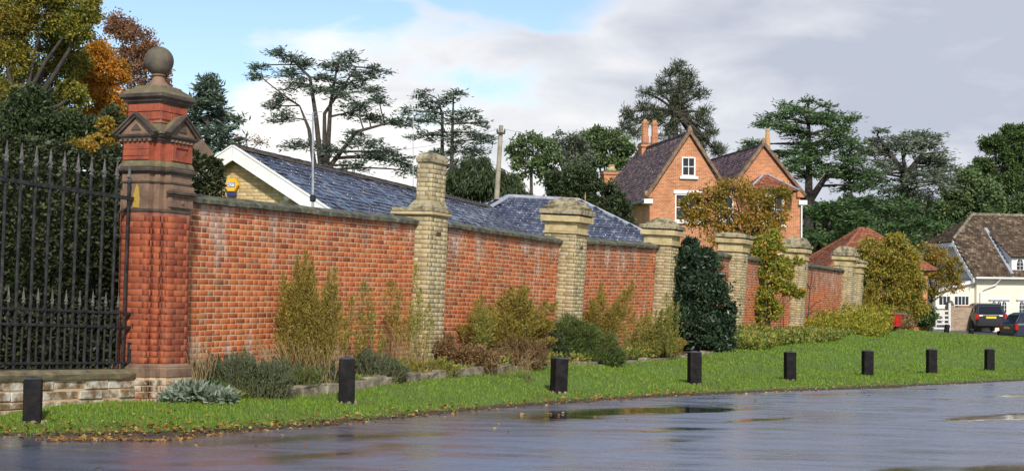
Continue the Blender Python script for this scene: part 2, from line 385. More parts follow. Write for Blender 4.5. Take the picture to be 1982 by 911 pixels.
def slate_mat(name, src):
    m, nt, b = base_mat(name)
    c = ramp(nt, rnd(nt, src), [(0, (0.032, 0.038, 0.062)), (0.45, (0.060, 0.070, 0.108)), (0.8, (0.090, 0.10, 0.145)), (1, (0.17, 0.18, 0.22))])
    c = mixc(nt, 0.5, c, ramp(nt, noise(nt, 9, 5), [(0.3, (0.6, 0.6, 0.65)), (0.7, (1.3, 1.3, 1.25))]), 'MULTIPLY')
    nt.links.new(c, b.inputs['Base Color'])
    nt.links.new(maprange(nt, noise(nt, 5, 4), 0.35, 0.65, 0.06, 0.28), b.inputs['Roughness'])
    b.inputs['Specular IOR Level'].default_value = 1.0
    bump(nt, b, noise(nt, 30, 3), 0.2, 0.005)
    return m
M['slate_object'] = slate_mat('wet_slate_object', 'object'); M['slate_island'] = slate_mat('wet_slate_island', 'island')
def tile_mat(name, cols, src='island'):
    m, nt, b = base_mat(name)
    c = ramp(nt, rnd(nt, src), cols)
    c = mixc(nt, 0.6, c, ramp(nt, noise(nt, 2.2, 6, 0.7), [(0.32, (0.5, 0.5, 0.5)), (0.68, (1.35, 1.35, 1.3))]), 'MULTIPLY')
    c = mixc(nt, maprange(nt, noise(nt, 1.1, 7, 0.7), 0.56, 0.72, 0, 0.6), c, (0.10, 0.095, 0.04))
    nt.links.new(c, b.inputs['Base Color']); b.inputs['Roughness'].default_value = 0.75; b.inputs['Specular IOR Level'].default_value = 0.3
    bump(nt, b, noise(nt, 25, 3), 0.4, 0.02)
    return m
M['tile_purple'] = tile_mat('purple_clay_tile', [(0, (0.08, 0.055, 0.065)), (0.5, (0.17, 0.115, 0.125)), (0.85, (0.26, 0.165, 0.16)), (1, (0.38, 0.25, 0.21))])
M['tile_red'] = tile_mat('red_clay_tile', [(0, (0.16, 0.055, 0.032)), (0.5, (0.25, 0.085, 0.045)), (1, (0.34, 0.13, 0.065))])
M['tile_brown'] = tile_mat('brown_mossy_tile', [(0, (0.045, 0.030, 0.020)), (0.5, (0.095, 0.063, 0.040)), (0.85, (0.14, 0.095, 0.062)), (1, (0.24, 0.18, 0.12))])
def far_brick(name, cols, mortar):
    m, nt, b = base_mat(name)
    tc = nt.nodes.new('ShaderNodeTexCoord'); sp = nt.nodes.new('ShaderNodeSeparateXYZ'); nt.links.new(tc.outputs['Object'], sp.inputs[0])
    cb = nt.nodes.new('ShaderNodeCombineXYZ'); nt.links.new(math_(nt, 'ADD', sp.outputs[0], sp.outputs[1]), cb.inputs[0]); nt.links.new(sp.outputs[2], cb.inputs[1])
    bt = nt.nodes.new('ShaderNodeTexBrick'); nt.links.new(cb.outputs[0], bt.inputs['Vector'])
    bt.inputs['Scale'].default_value = 1.0; bt.inputs['Brick Width'].default_value = 0.235; bt.inputs['Row Height'].default_value = 0.078; bt.inputs['Mortar Size'].default_value = 0.009; bt.inputs['Bias'].default_value = 0.0
    bt.inputs['Color1'].default_value = (*cols[0], 1); bt.inputs['Color2'].default_value = (*cols[1], 1); bt.inputs['Mortar'].default_value = (*mortar, 1)
    c = mixc(nt, 0.7, bt.outputs[0], ramp(nt, noise(nt, 1.3, 7, 0.7), [(0.3, (0.6, 0.55, 0.5)), (0.7, (1.3, 1.3, 1.3))]), 'MULTIPLY')
    nt.links.new(c, b.inputs['Base Color']); b.inputs['Roughness'].default_value = 0.9
    bump(nt, b, bt.outputs['Fac'], -0.5, 0.01)
    return m
M['house_brick'] = far_brick('house_brick', ((0.36, 0.105, 0.040), (0.54, 0.19, 0.072)), (0.52, 0.38, 0.24))
M['rubble'] = far_brick('flint_and_brick', ((0.36, 0.28, 0.19), (0.24, 0.15, 0.09)), (0.48, 0.42, 0.32))

# foliage palettes
def pal(*cs): return [(i / (len(cs) - 1), c) for i, c in enumerate(cs)]
M['lf_beech'] = leaf_mat('beech_leaf', pal((0.0787, 0.1138, 0.0245), (0.1750, 0.2100, 0.0420), (0.3325, 0.3063, 0.0525), (0.5250, 0.3675, 0.0525)), 0.45, patch=(0.35, 0.6, (0.27, 0.18, 0.03)))
M['lf_orange'] = leaf_mat('orange_leaf', pal((0.2392, 0.1346, 0.0224), (0.5980, 0.2542, 0.0299), (0.8222, 0.3737, 0.0449), (0.3289, 0.2392, 0.0449)), 0.45, patch=(0.4, 0.5, (0.14, 0.13, 0.03)))
M['lf_russet'] = leaf_mat('russet_leaf', pal((0.1680, 0.0900, 0.0720), (0.2880, 0.1440, 0.0840), (0.4080, 0.1920, 0.0600), (0.2040, 0.1560, 0.0960)), 0.45)
M['lf_yew'] = leaf_mat('yew_leaf', pal((0.0189, 0.0339, 0.0131), (0.0415, 0.0641, 0.0226), (0.0849, 0.1037, 0.0339)), 0.15)
M['lf_hedge'] = leaf_mat('hedge_leaf', pal((0.0144, 0.0240, 0.0096), (0.0420, 0.0552, 0.0216), (0.0900, 0.1020, 0.0336)), 0.2)
M['lf_cedar'] = leaf_mat('cedar_needle', pal((0.0360, 0.0584, 0.0405), (0.0809, 0.1169, 0.0809), (0.1348, 0.1685, 0.1124)), 0.1)
M['lf_cedar_g'] = leaf_mat('cedar_needle_green', pal((0.0243, 0.0568, 0.0203), (0.0608, 0.1175, 0.0364), (0.1217, 0.1987, 0.0568)), 0.12)
M['lf_cedar_b'] = leaf_mat('cedar_needle_grey', pal((0.0562, 0.0788, 0.0525), (0.1162, 0.1463, 0.0938), (0.1969, 0.2156, 0.1350)), 0.1)
M['lf_pine'] = leaf_mat('pine_needle', pal((0.0336, 0.0462, 0.0294), (0.0798, 0.0966, 0.0546), (0.1365, 0.1470, 0.0756)), 0.1)
M['lf_oak'] = leaf_mat('oak_leaf', pal((0.0486, 0.0924, 0.0389), (0.1093, 0.1702, 0.0632), (0.2065, 0.2551, 0.0851)), 0.25)
M['lf_grey'] = leaf_mat('pale_leaf', pal((0.0840, 0.1140, 0.0840), (0.1560, 0.1860, 0.1320), (0.2040, 0.2160, 0.1320)), 0.3)
M['lf_green'] = leaf_mat('broad_leaf', pal((0.0191, 0.0507, 0.0168), (0.0510, 0.1087, 0.0294), (0.1063, 0.1690, 0.0462), (0.1594, 0.1690, 0.0462)), 0.3)
M['lf_apple'] = leaf_mat('autumn_apple_leaf', pal((0.1512, 0.1428, 0.0252), (0.3360, 0.2352, 0.0370), (0.5712, 0.2856, 0.0420), (0.2688, 0.2688, 0.0420)), 0.4, patch=(0.8, 0.6, (0.12, 0.13, 0.02)))
M['lf_laurel'] = leaf_mat('laurel_leaf', pal((0.0130, 0.0286, 0.0130), (0.0286, 0.0585, 0.0260), (0.0780, 0.1105, 0.0650)), 0.12, rough=0.35)
M['lf_climb'] = leaf_mat('climber_leaf', pal((0.0983, 0.1519, 0.0215), (0.2142, 0.2766, 0.0393), (0.3927, 0.3927, 0.0536), (0.6070, 0.3035, 0.0536)), 0.4)
M['lf_willow'] = leaf_mat('olive_leaf', pal((0.1087, 0.1232, 0.0217), (0.2448, 0.2356, 0.0399), (0.4169, 0.3444, 0.0580), (0.5437, 0.3444, 0.0544)), 0.4)
M['lf_feather'] = leaf_mat('feathery_leaf', pal((0.1216, 0.1102, 0.0227), (0.2592, 0.2188, 0.0421), (0.4050, 0.3240, 0.0616), (0.5022, 0.3402, 0.0810)), 0.4)
M['lf_feather_g'] = leaf_mat('feathery_green_leaf', pal((0.0976, 0.1200, 0.0240), (0.2250, 0.2476, 0.0450), (0.3600, 0.3450, 0.0674), (0.4800, 0.3900, 0.0900)), 0.4)
M['lf_broom'] = leaf_mat('broom_leaf', pal((0.0374, 0.0698, 0.0199), (0.0948, 0.1447, 0.0349), (0.1872, 0.2122, 0.0499)), 0.25)
M['lf_brown'] = leaf_mat('brown_twig_leaf', pal((0.0864, 0.0499, 0.0269), (0.1920, 0.1056, 0.0538), (0.3456, 0.1920, 0.0864), (0.1920, 0.1728, 0.0480)), 0.25)
M['lf_rosemary'] = leaf_mat('rosemary_leaf', pal((0.0348, 0.0530, 0.0273), (0.0834, 0.1126, 0.0559), (0.1739, 0.2070, 0.1056)), 0.15)
M['lf_silver'] = leaf_mat('silver_leaf', pal((0.13, 0.17, 0.12), (0.24, 0.29, 0.21), (0.36, 0.40, 0.31)), 0.2)
M['lf_yellow'] = leaf_mat('yellow_green_leaf', pal((0.1300, 0.1560, 0.0182), (0.2860, 0.2860, 0.0286), (0.4420, 0.3640, 0.0390), (0.1820, 0.2080, 0.0260)), 0.35)
M['lf_low'] = leaf_mat('ground_cover_leaf', pal((0.0655, 0.1053, 0.0234), (0.1638, 0.2340, 0.0374), (0.3042, 0.3276, 0.0562), (0.3744, 0.2106, 0.0702)), 0.3)
M['lf_straw'] = leaf_mat('straw_blade', pal((0.20, 0.13, 0.06), (0.34, 0.24, 0.12), (0.46, 0.36, 0.20)), 0.3)
M['grass'] = leaf_mat('grass_blade', pal((0.1075, 0.1920, 0.0161), (0.1649, 0.2752, 0.0207), (0.2222, 0.3392, 0.0276), (0.2867, 0.3584, 0.0461)), 0.35, patch=(0.9, 0.55, (0.15, 0.19, 0.045)))
M['fallen'] = leaf_mat('fallen_leaf', pal((0.10, 0.045, 0.02), (0.26, 0.12, 0.03), (0.42, 0.24, 0.05), (0.16, 0.075, 0.03), (0.50, 0.36, 0.12)), 0.15)

def ground_mat():
    m, nt, b = base_mat('turf_and_soil')
    n1 = noise(nt, 0.9, 6, 0.65); n2 = noise(nt, 14, 5, 0.7)
    turf = ramp(nt, n2, [(0.3, (0.050, 0.095, 0.014)), (0.55, (0.095, 0.165, 0.020)), (0.75, (0.16, 0.20, 0.035))])
    soil = ramp(nt, n2, [(0.3, (0.030, 0.018, 0.010)), (0.6, (0.070, 0.043, 0.024)), (0.8, (0.12, 0.08, 0.045))])
    at = nt.nodes.new('ShaderNodeAttribute'); at.attribute_name = 'bare'
    f = maprange(nt, math_(nt, 'ADD', at.outputs['Fac'], math_(nt, 'MULTIPLY', math_(nt, 'SUBTRACT', n1, 0.5), 0.9)), 0.35, 0.65)
    nt.links.new(mixc(nt, f, turf, soil), b.inputs['Base Color']); b.inputs['Roughness'].default_value = 0.95
    bump(nt, b, n2, 0.8, 0.03)
    return m
M['ground'] = ground_mat()
def road_mat():
    m, nt, b = base_mat('wet_asphalt')
    g = nt.nodes.new('ShaderNodeNewGeometry')
    ag = noise(nt, 38, 5, 0.7); big = noise(nt, 0.55, 5, 0.62, dist=0.3)
    at = nt.nodes.new('ShaderNodeAttribute'); at.attribute_name = 'dry'
    ap = nt.nodes.new('ShaderNodeAttribute'); ap.attribute_name = 'puddle'; pud = ap.outputs['Fac']
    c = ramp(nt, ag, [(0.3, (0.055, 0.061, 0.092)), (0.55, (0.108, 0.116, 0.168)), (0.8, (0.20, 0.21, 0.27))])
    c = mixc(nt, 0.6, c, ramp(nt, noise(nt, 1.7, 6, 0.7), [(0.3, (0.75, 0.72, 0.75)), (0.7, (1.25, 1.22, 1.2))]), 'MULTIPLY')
    c = mixc(nt, math_(nt, 'MULTIPLY', pud, 0.75), c, (0.020, 0.017, 0.016))
    nt.links.new(c, b.inputs['Base Color'])
    rg = mixc(nt, pud, (0.40, 0.40, 0.40), (0.06, 0.06, 0.06))
    rg = mixc(nt, at.outputs['Fac'], rg, (0.26, 0.26, 0.26))
    nz_ = maprange(nt, noise(nt, 2.3, 6, 0.7), 0.3, 0.7, 0.75, 1.45); rg = mixc(nt, 1.0, rg, nz_, 'MULTIPLY'); nt.links.new(rg, b.inputs['Roughness']); b.inputs['Specular IOR Level'].default_value = 1.0
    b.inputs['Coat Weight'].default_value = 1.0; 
    mp = nt.nodes.new('ShaderNodeMapping'); nt.links.new(g.outputs['Position'], mp.inputs[0]); mp.inputs['Rotation'].default_value = (0, 0, R(-42)); mp.inputs['Scale'].default_value = (0.35, 1.6, 1)
    st_ = maprange(nt, noise(nt, 1.6, 6, 0.65, vec=mp.outputs[0], dist=0.4), 0.34, 0.66, 0.18, 0.38)
    nt.links.new(mixc(nt, pud, st_, (0.05, 0.05, 0.05)), b.inputs['Coat Roughness'])
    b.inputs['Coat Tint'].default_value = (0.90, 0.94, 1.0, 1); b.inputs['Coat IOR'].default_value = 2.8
    bm_ = nt.nodes.new('ShaderNodeBump'); bm_.inputs['Distance'].default_value = 0.0006
    nt.links.new(math_(nt, 'SUBTRACT', 0.85, math_(nt, 'MULTIPLY', pud, 0.62)), bm_.inputs['Strength'])
    nt.links.new(ag, bm_.inputs['Height']); nt.links.new(bm_.outputs[0], b.inputs['Normal'])
    return m
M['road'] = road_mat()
M['tarmac'] = plain('dry_tarmac', [(0.05, 0.05, 0.058), (0.085, 0.085, 0.095), (0.11, 0.11, 0.12)], 3, 0.45, 0.4, 60, dist=0.005)
M['path'] = plain('earth_path', [(0.20, 0.13, 0.08), (0.32, 0.22, 0.14), (0.40, 0.30, 0.20)], 3, 0.95, 0.4, 20)
M['road_paint'] = plain('white_road_paint', [(0.5, 0.5, 0.48), (0.72, 0.72, 0.70)], 12, 0.6, 0.1)

# ------------------------------------------------------------------ ground, road
def axis(lo, hi, c0, c1, fine, grow=1.25):
    a = list(np.arange(c0, c1 + 1e-6, fine)); st = fine
    while a[-1] < hi: st *= grow; a.append(min(hi, a[-1] + st))
    st = fine
    while a[0] > lo: st *= grow; a.insert(0, max(lo, a[0] - st))
    return np.array(a)
def grid_mesh(name, xs, ys, zf):
    X, Y = np.meshgrid(xs, ys); Z = zf(X, Y)
    V = np.stack([X, Y, Z], -1).reshape(-1, 3)
    nx, ny = len(xs), len(ys)
    i = np.arange((ny - 1) * (nx - 1)); r_, c_ = i // (nx - 1), i % (nx - 1); b = r_ * nx + c_
    return np_mesh(name, V, np.stack([b, b + 1, b + nx + 1, b + nx], -1), True), X, Y
_ph = rng.uniform(0, 6.28, (14, 1, 1)); _fr = rng.uniform(-1, 1, (14, 2))
def wob(X, Y, f):
    z = 0
    for k in range(14):
        z = z + np.sin((X * _fr[k, 0] + Y * _fr[k, 1]) * f * (1 + 0.35 * k) + _ph[k, 0, 0]) / (1 + 0.4 * k)
    return z / 4
def ground_z(X, Y):
    d = edge_dist(X, Y) + 0.13 * wob(X, Y, 2.6) + 0.10 * wob(Y, X, 9.0)
    z = ground(X, Y) + 0.015 * wob(X, Y, 1.7)
    t = np.clip((d + 0.30) / 0.42, 0, 1); t = t * t * (3 - 2 * t)
    return np.where(d > 0.12, z, z * t + (1 - t) * (-0.35))
xs = axis(-2500, 2500, -8, 34, 0.16, 1.22); ys = axis(-40, 3500, 12.5, 58, 0.16, 1.2)
gm, GX, GY = grid_mesh('ground', xs, ys, ground_z)
at = gm.attributes.new('bare', 'FLOAT', 'POINT')
dd = edge_dist(GX, GY)
def wall_local(X, Y):
    dx, dy = X - W0.x, Y - W0.y
    return dx * WD.x + dy * WD.y, dx * WN.x + dy * WN.y
BS = np.array([b[0] for b in BED]); BO = np.array([b[1] for b in BED])
SS, OO = wall_local(GX, GY)
bedm = (OO < np.interp(SS, BS, BO) - 0.05) & (SS > 0.2) & (OO > -3)
bare = np.where(dd < 0.5, 0.95 - np.clip(dd, 0, 0.5) * 1.5, 0.0)
bare = np.where(bedm, 1.0, bare)
at.data.foreach_set('value', bare.ravel().astype(np.float32))
gm.materials.append(M['ground'])
tag(link('ground', gm), kind='structure')

def field(ny, nx, step, s1, s2, ang, seed):
    """smooth random field with correlation lengths s1, s2 (metres), s1 along the direction ang"""
    r_ = np.random.default_rng(seed); f = np.fft.fft2(r_.normal(size=(ny, nx)))
    ky = np.fft.fftfreq(ny, step)[:, None] * 2 * math.pi; kx = np.fft.fftfreq(nx, step)[None] * 2 * math.pi
    a_, b_ = kx * math.cos(ang) + ky * math.sin(ang), -kx * math.sin(ang) + ky * math.cos(ang)
    z = np.fft.ifft2(f * np.exp(-0.5 * ((a_ * s1) ** 2 + (b_ * s2) ** 2))).real
    return (z - z.mean()) / z.std()
def build_road():
    st = 0.1; xf = np.arange(-9, 19 + 1e-6, st); yf = np.arange(8, 42 + 1e-6, st); nx, ny = len(xf), len(yf)
    X, Y = np.meshgrid(xf, yf); d = -edge_dist(X, Y)
    dry = np.clip(1.0 - (d - 0.30) / 0.9, 0, 1)
    p = field(ny, nx, st, 2.4, 0.50, R(42), 3) + 0.6 * field(ny, nx, st, 0.7, 0.22, R(42), 5) + 0.25 * field(ny, nx, st, 0.2, 0.1, R(42), 6)
    pud = np.clip((p - 0.45) / 0.9, 0, 1) * (1 - dry)
    Z = -0.055 + 0.004 * field(ny, nx, st, 1.2, 0.6, R(42), 9) * (1 - pud) - 0.003 * pud
    ed = np.minimum(np.minimum(X - xf[0], xf[-1] - X), np.minimum(Y - yf[0], yf[-1] - Y)); Z = -0.055 + (Z + 0.055) * np.clip(ed / 0.4, 0, 1)
    V = np.stack([X, Y, Z], -1).reshape(-1, 3)
    i = np.arange((ny - 1) * (nx - 1)); q = (i // (nx - 1)) * nx + i % (nx - 1)
    q = q[(d.ravel()[q] > -0.7)]
    F = np.stack([q, q + 1, q + nx + 1, q + nx], -1)
    xc = np.concatenate([-9 - np.cumsum(0.5 * 1.35 ** np.arange(16))[::-1], np.linspace(-9, 19, 29), 19 + np.cumsum(0.5 * 1.35 ** np.arange(16))])
    yc = np.concatenate([np.linspace(-40, 8, 25), np.linspace(8, 42, 35)[1:], 42 + np.cumsum(0.5 * 1.35 ** np.arange(13))])
    CX, CY = np.meshgrid(xc, yc); cx, cy_ = len(xc), len(yc)
    i = np.arange((cy_ - 1) * (cx - 1)); c = (i // (cx - 1)) * cx + i % (cx - 1)
    mx, my = CX.ravel()[c] + 0.01, CY.ravel()[c] + 0.01
    c = c[~((mx > -9) & (mx < 19) & (my > 8) & (my < 42))]
    F2 = np.stack([c, c + 1, c + cx + 1, c + cx], -1) + len(V)
    V2 = np.stack([CX, CY, np.full_like(CX, -0.055)], -1).reshape(-1, 3)
    used = np.unique(np.concatenate([F.ravel(), F2.ravel()])); allV = np.concatenate([V, V2]); mp = np.full(len(allV), -1); mp[used] = np.arange(len(used))
    me = np_mesh('road', allV[used], mp[np.concatenate([F, F2])], True)
    vals = {'dry': np.concatenate([dry.ravel(), np.clip(1.0 - (-edge_dist(CX, CY) - 0.30) / 0.9, 0, 1).ravel()])[used], 'puddle': np.concatenate([pud.ravel(), np.zeros(CX.size)])[used]}
    for k, v in vals.items(): me.attributes.new(k, 'FLOAT', 'POINT').data.foreach_set('value', v.astype(np.float32))
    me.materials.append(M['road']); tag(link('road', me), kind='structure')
build_road()
pts = []
for px, py in ((1958, 740.5), (1990, 737.5), (1990, 734.5), (1962, 737.5)):
    u, v = px - 991, py - 596; Y = FPX * (EYE + 0.051) / (-u * SR + v * CR); p = P(px, py, Y); pts.append((p.x, p.y, -0.051))
mm = D.meshes.new('road_marking'); mm.from_pydata(pts, [], [(0, 1, 2, 3)]); mm.materials.append(M['road_paint'])
tag(link('road_marking', mm), kind='structure')
# lane behind the green and the earth path by the gate
def strip(name, pxpts, mat, dz):
    top, bot = pxpts
    vs, fs = [], []
    for (a, b) in zip(top, bot):
        A, B = on_ground(*a), on_ground(*b)
        for k in range(9):
            t = k / 8; p = A.lerp(B, t); vs.append((p.x, p.y, gz(p.x, p.y) + 0.015 * float(wob(np.array(p.x), np.array(p.y), 1.7)) + dz))
    for i in range(len(top) - 1):
        for k in range(8): fs.append((i * 9 + k, i * 9 + k + 1, (i + 1) * 9 + k + 1, (i + 1) * 9 + k))
    me = D.meshes.new(name); me.from_pydata(vs, [], fs); me.materials.append(mat)
    return tag(link(name, me), kind='structure')
def wstrip(name, pts, mat, dz, kind='structure'):
    # pts: list of (x0,y0,x1,y1) cross-sections on the ground
    vs, fs = [], []
    for (x0, y0, x1, y1) in pts:
        for k in range(13):
            t = k / 12; x, y = x0 + (x1 - x0) * t, y0 + (y1 - y0) * t
            vs.append((x, y, float(ground_z(np.array(x), np.array(y))) + dz))
    for i in range(len(pts) - 1):
        for k in range(12): fs.append((i * 13 + k, i * 13 + k + 1, (i + 1) * 13 + k + 1, (i + 1) * 13 + k))
    me = D.meshes.new(name); me.from_pydata(vs, [], fs); me.materials.append(mat)
    return tag(link(name, me), kind=kind)
lane = []
for i in range(25):
    t = i / 24; x = 21.3 + 26 * t
    y0 = 80.5 - 9 * t ** 0.8
    lane.append((x, y0, x + 1.0, y0 + 7.5))
wstrip('lane', lane, M['tarmac'], 0.035)
path = []
for i in range(13):
    t = i / 12; x = 17.4 + 4.6 * t; path.append((x, 70.0 + 4 * t, x + 0.4, 82 + 3 * t))
wstrip('path', path, M['path'], 0.03)

# ------------------------------------------------------------------ pieces: bricks, slates
def brick_mesh(l, h, dep=0.05, ch=0.004, jit=0.0015, name='brick'):
    r_ = lambda: random.uniform(-jit, jit)
    x, z = l / 2, h / 2
    fr = [(-x + ch + r_(), 0, -z + ch + r_()), (x - ch + r_(), 0, -z + ch + r_()), (x - ch + r_(), 0, z - ch + r_()), (-x + ch + r_(), 0, z - ch + r_())]
    md = [(-x, ch, -z), (x, ch, -z), (x, ch, z), (-x, ch, z)]
    bk = [(-x, dep, -z), (x, dep, -z), (x, dep, z), (-x, dep, z)]
    f = [(0, 1, 2, 3)]
    for a in (0, 4):
        for j in range(4): f.append((a + (j + 1) % 4, a + j, a + 4 + j, a + 4 + (j + 1) % 4))
    return np.array(fr + md + bk, float), np.array(f)
class Pieces:
    """alike pieces of one thing: the first ones as objects of their own, the rest joined"""
    def __init__(s, name, shapes, mat_obj, mat_isl):
        s.name, s.mo, s.mi = name, mat_obj, mat_isl
        s.sh = {k: [brick_mesh(*v, name=name) if not callable(v) else v() for _ in range(3)] for k, v in shapes.items()}
        s.me = {}
    def mesh(s, k, i):
        if (k, i) not in s.me:
            V, F = s.sh[k][i]; me = np_mesh(s.name, V, F); me.materials.append(s.mo); s.me[(k, i)] = me
        return s.me[(k, i)]
    def emit(s, items, root, n_single, part='brickwork'):
        # items: list of (key, Matrix 4x4 relative to the root), in order of nearness
        for k, mt in items[:n_single]:
            o = link(s.name, s.mesh(k, random.randrange(3)), root); o.matrix_local = mt
        rest = items[n_single:]
        if rest:
            Vs, Fs, b = [], [], 0
            for k, mt in rest:
                V, F = s.sh[k][random.randrange(3)]
                A = np.array(mt); Vs.append(V @ A[:3, :3].T + A[:3, 3]); Fs.append(F + b); b += len(V)
            me = np_mesh(part, np.concatenate(Vs), np.concatenate(Fs)); me.materials.append(s.mi)
            o = link(part, me, root); o['kind'] = 'stuff'
SL, SH, HD, JT = 0.214, 0.0635, 0.1015, 0.0115
RED_P = Pieces('brick', {'s': (SL, SH), 'h': (HD, SH)}, M['red_object'], M['red_island'])
PIER_P = Pieces('brick', {'s': (SL + 0.005, SH + 0.005), 'h': (HD + 0.005, SH + 0.005)}, M['pier_object'], M['pier_island'])
GAULT_P = Pieces('brick', {'s': (SL, SH), 'h': (HD, SH)}, M['gault_object'], M['gault_island'])
CREAM_P = Pieces('brick', {'s': (SL + 0.002, SH + 0.002), 'h': (HD, SH)}, M['cream_object'], M['cream_island'])
PLINTH_P = Pieces('brick', {'s': (SL, SH), 'h': (HD, SH)}, M['plinth_object'], M['plinth_island'])
def flemish(x0, x1, z0, z1, face, proud=0.005, inside=None, off=0.0):
    """brick placements on a face: face = Matrix taking (x,0,z), front towards -y, into the root's frame"""
    items, per, c, z = [], SL + HD + 2 * JT, 0, z0
    while z + SH <= z1 + 0.005:
        x = x0 - ((c % 2) * per / 2 + off) % per; k = 0
        while x < x1 - 0.015:
            l = SL if k % 2 == 0 else HD
            a, b = max(x, x0), min(x + l, x1)
            if b - a > 0.03:
                cx, cz = (a + b) / 2, z + SH / 2
                if inside is None or inside(cx, cz, b - a):
                    key = 's' if k % 2 == 0 else 'h'
                    mt = face @ Matrix.Translation((cx, -proud + random.uniform(-0.002, 0.002), cz)) @ Matrix.Diagonal(((b - a) / l, 1, 1, 1))
                    items.append((key, mt))
            x += l + JT; k += 1
        z += SH + JT; c += 1
    return items
def face_front(y): return Matrix.Translation((0, y, 0))
def face_left(x): return Matrix.Translation((x, 0, 0)) @ Matrix.Rotation(-math.pi / 2, 4, 'Z')     # u runs along -y
def face_right(x): return Matrix.Translation((x, 0, 0)) @ Matrix.Rotation(math.pi / 2, 4, 'Z')     # u runs along +y

# ------------------------------------------------------------------ the long garden wall, bay by bay
PIL = [6.21, 12.36, 18.40, 24.60, 31.90, 39.55]
PW, PPROJ = 0.62, 0.25
TOPS = [(-0.45, 5.92, 2.72, 2.83), (6.52, 12.06, 2.85, 2.83), (12.67, 18.10, 2.88, 3.02), (18.71, 24.30, 3.02, 3.06), (24.91, 31.60, 3.07, 3.12), (32.21, 39.25, 3.15, 3.17)]
LEAN = [0.6, 2.6, 2.8, 2.8, 2.8, 2.8]
BAYL = ['long red brick garden wall between the ball topped gate pier and the chimney pillar',
        'red brick wall with a yellow lichen patch, right of the chimney pillar',
        'red brick wall left of the big dark laurel, whitened along its top',
        'mostly hidden red brick wall right behind the big dark laurel',
        'red brick wall half covered by the leafy green climber',
        'farthest clear red brick wall with whitened top, above yellow green ground cover']
NSING = [300, 300, 40, 0, 0, 0]
for i, (s0, s1, t0, t1) in enumerate(TOPS):
    Lb = s1 - s0; slope = math.atan2(t1 - t0, Lb); H = 2.9
    o = W(s0); zb = t0 - 0.13
    root = link('brick_wall'); tag(root, BAYL[i], 'wall', 'brick walls between the pillars')
    root.matrix_world = Matrix.Translation((o.x, o.y, zb)) @ Matrix.Rotation(WALL_RZ, 4, 'Z') @ Matrix.Rotation(-slope, 4, 'Y') @ Matrix.Rotation(R(LEAN[i]), 4, 'X')
    # local frame: x along the wall, z=0 at the top of the brickwork, -y towards the street
    nc = 35; z0 = -nc * (SH + JT)
    MB().box(0, Lb, 0, 0.34, z0 - 0.3, -0.003).build('mortar_core', M['mortar'], root)
    it = flemish(0.0, Lb, z0 + JT * 0.5, -0.002, face_front(0), proud=0.004, off=random.uniform(0, 0.3))
    it.sort(key=lambda q: (q[1].translation.x - 1.2 * q[1].translation.z) if i < 2 else -q[1].translation.z)
    RED_P.emit(it, root, NSING[i])
    x = 0.0
    while x < Lb - 0.05:
        l = min(random.uniform(0.42, 0.66), Lb - x)
        if Lb - x - l < 0.2: l = Lb - x
        dz = random.uniform(-0.006, 0.006)
        a, b = x + 0.004, x + l - 0.004
        pf = [(-0.075, 0.0), (-0.08, 0.055), (0.05, 0.105), (0.17, 0.125), (0.29, 0.105), (0.42, 0.055), (0.415, 0.0)]
        m_ = MB(); m_.loft([[(a, y, z + dz) for y, z in pf], [((a + b) / 2, y - random.uniform(0, 0.01), z + dz + random.uniform(-0.004, 0.008)) for y, z in pf], [(b, y, z + dz) for y, z in pf]])
        m_.build('coping_stone', M['coping'], root)
        x += l

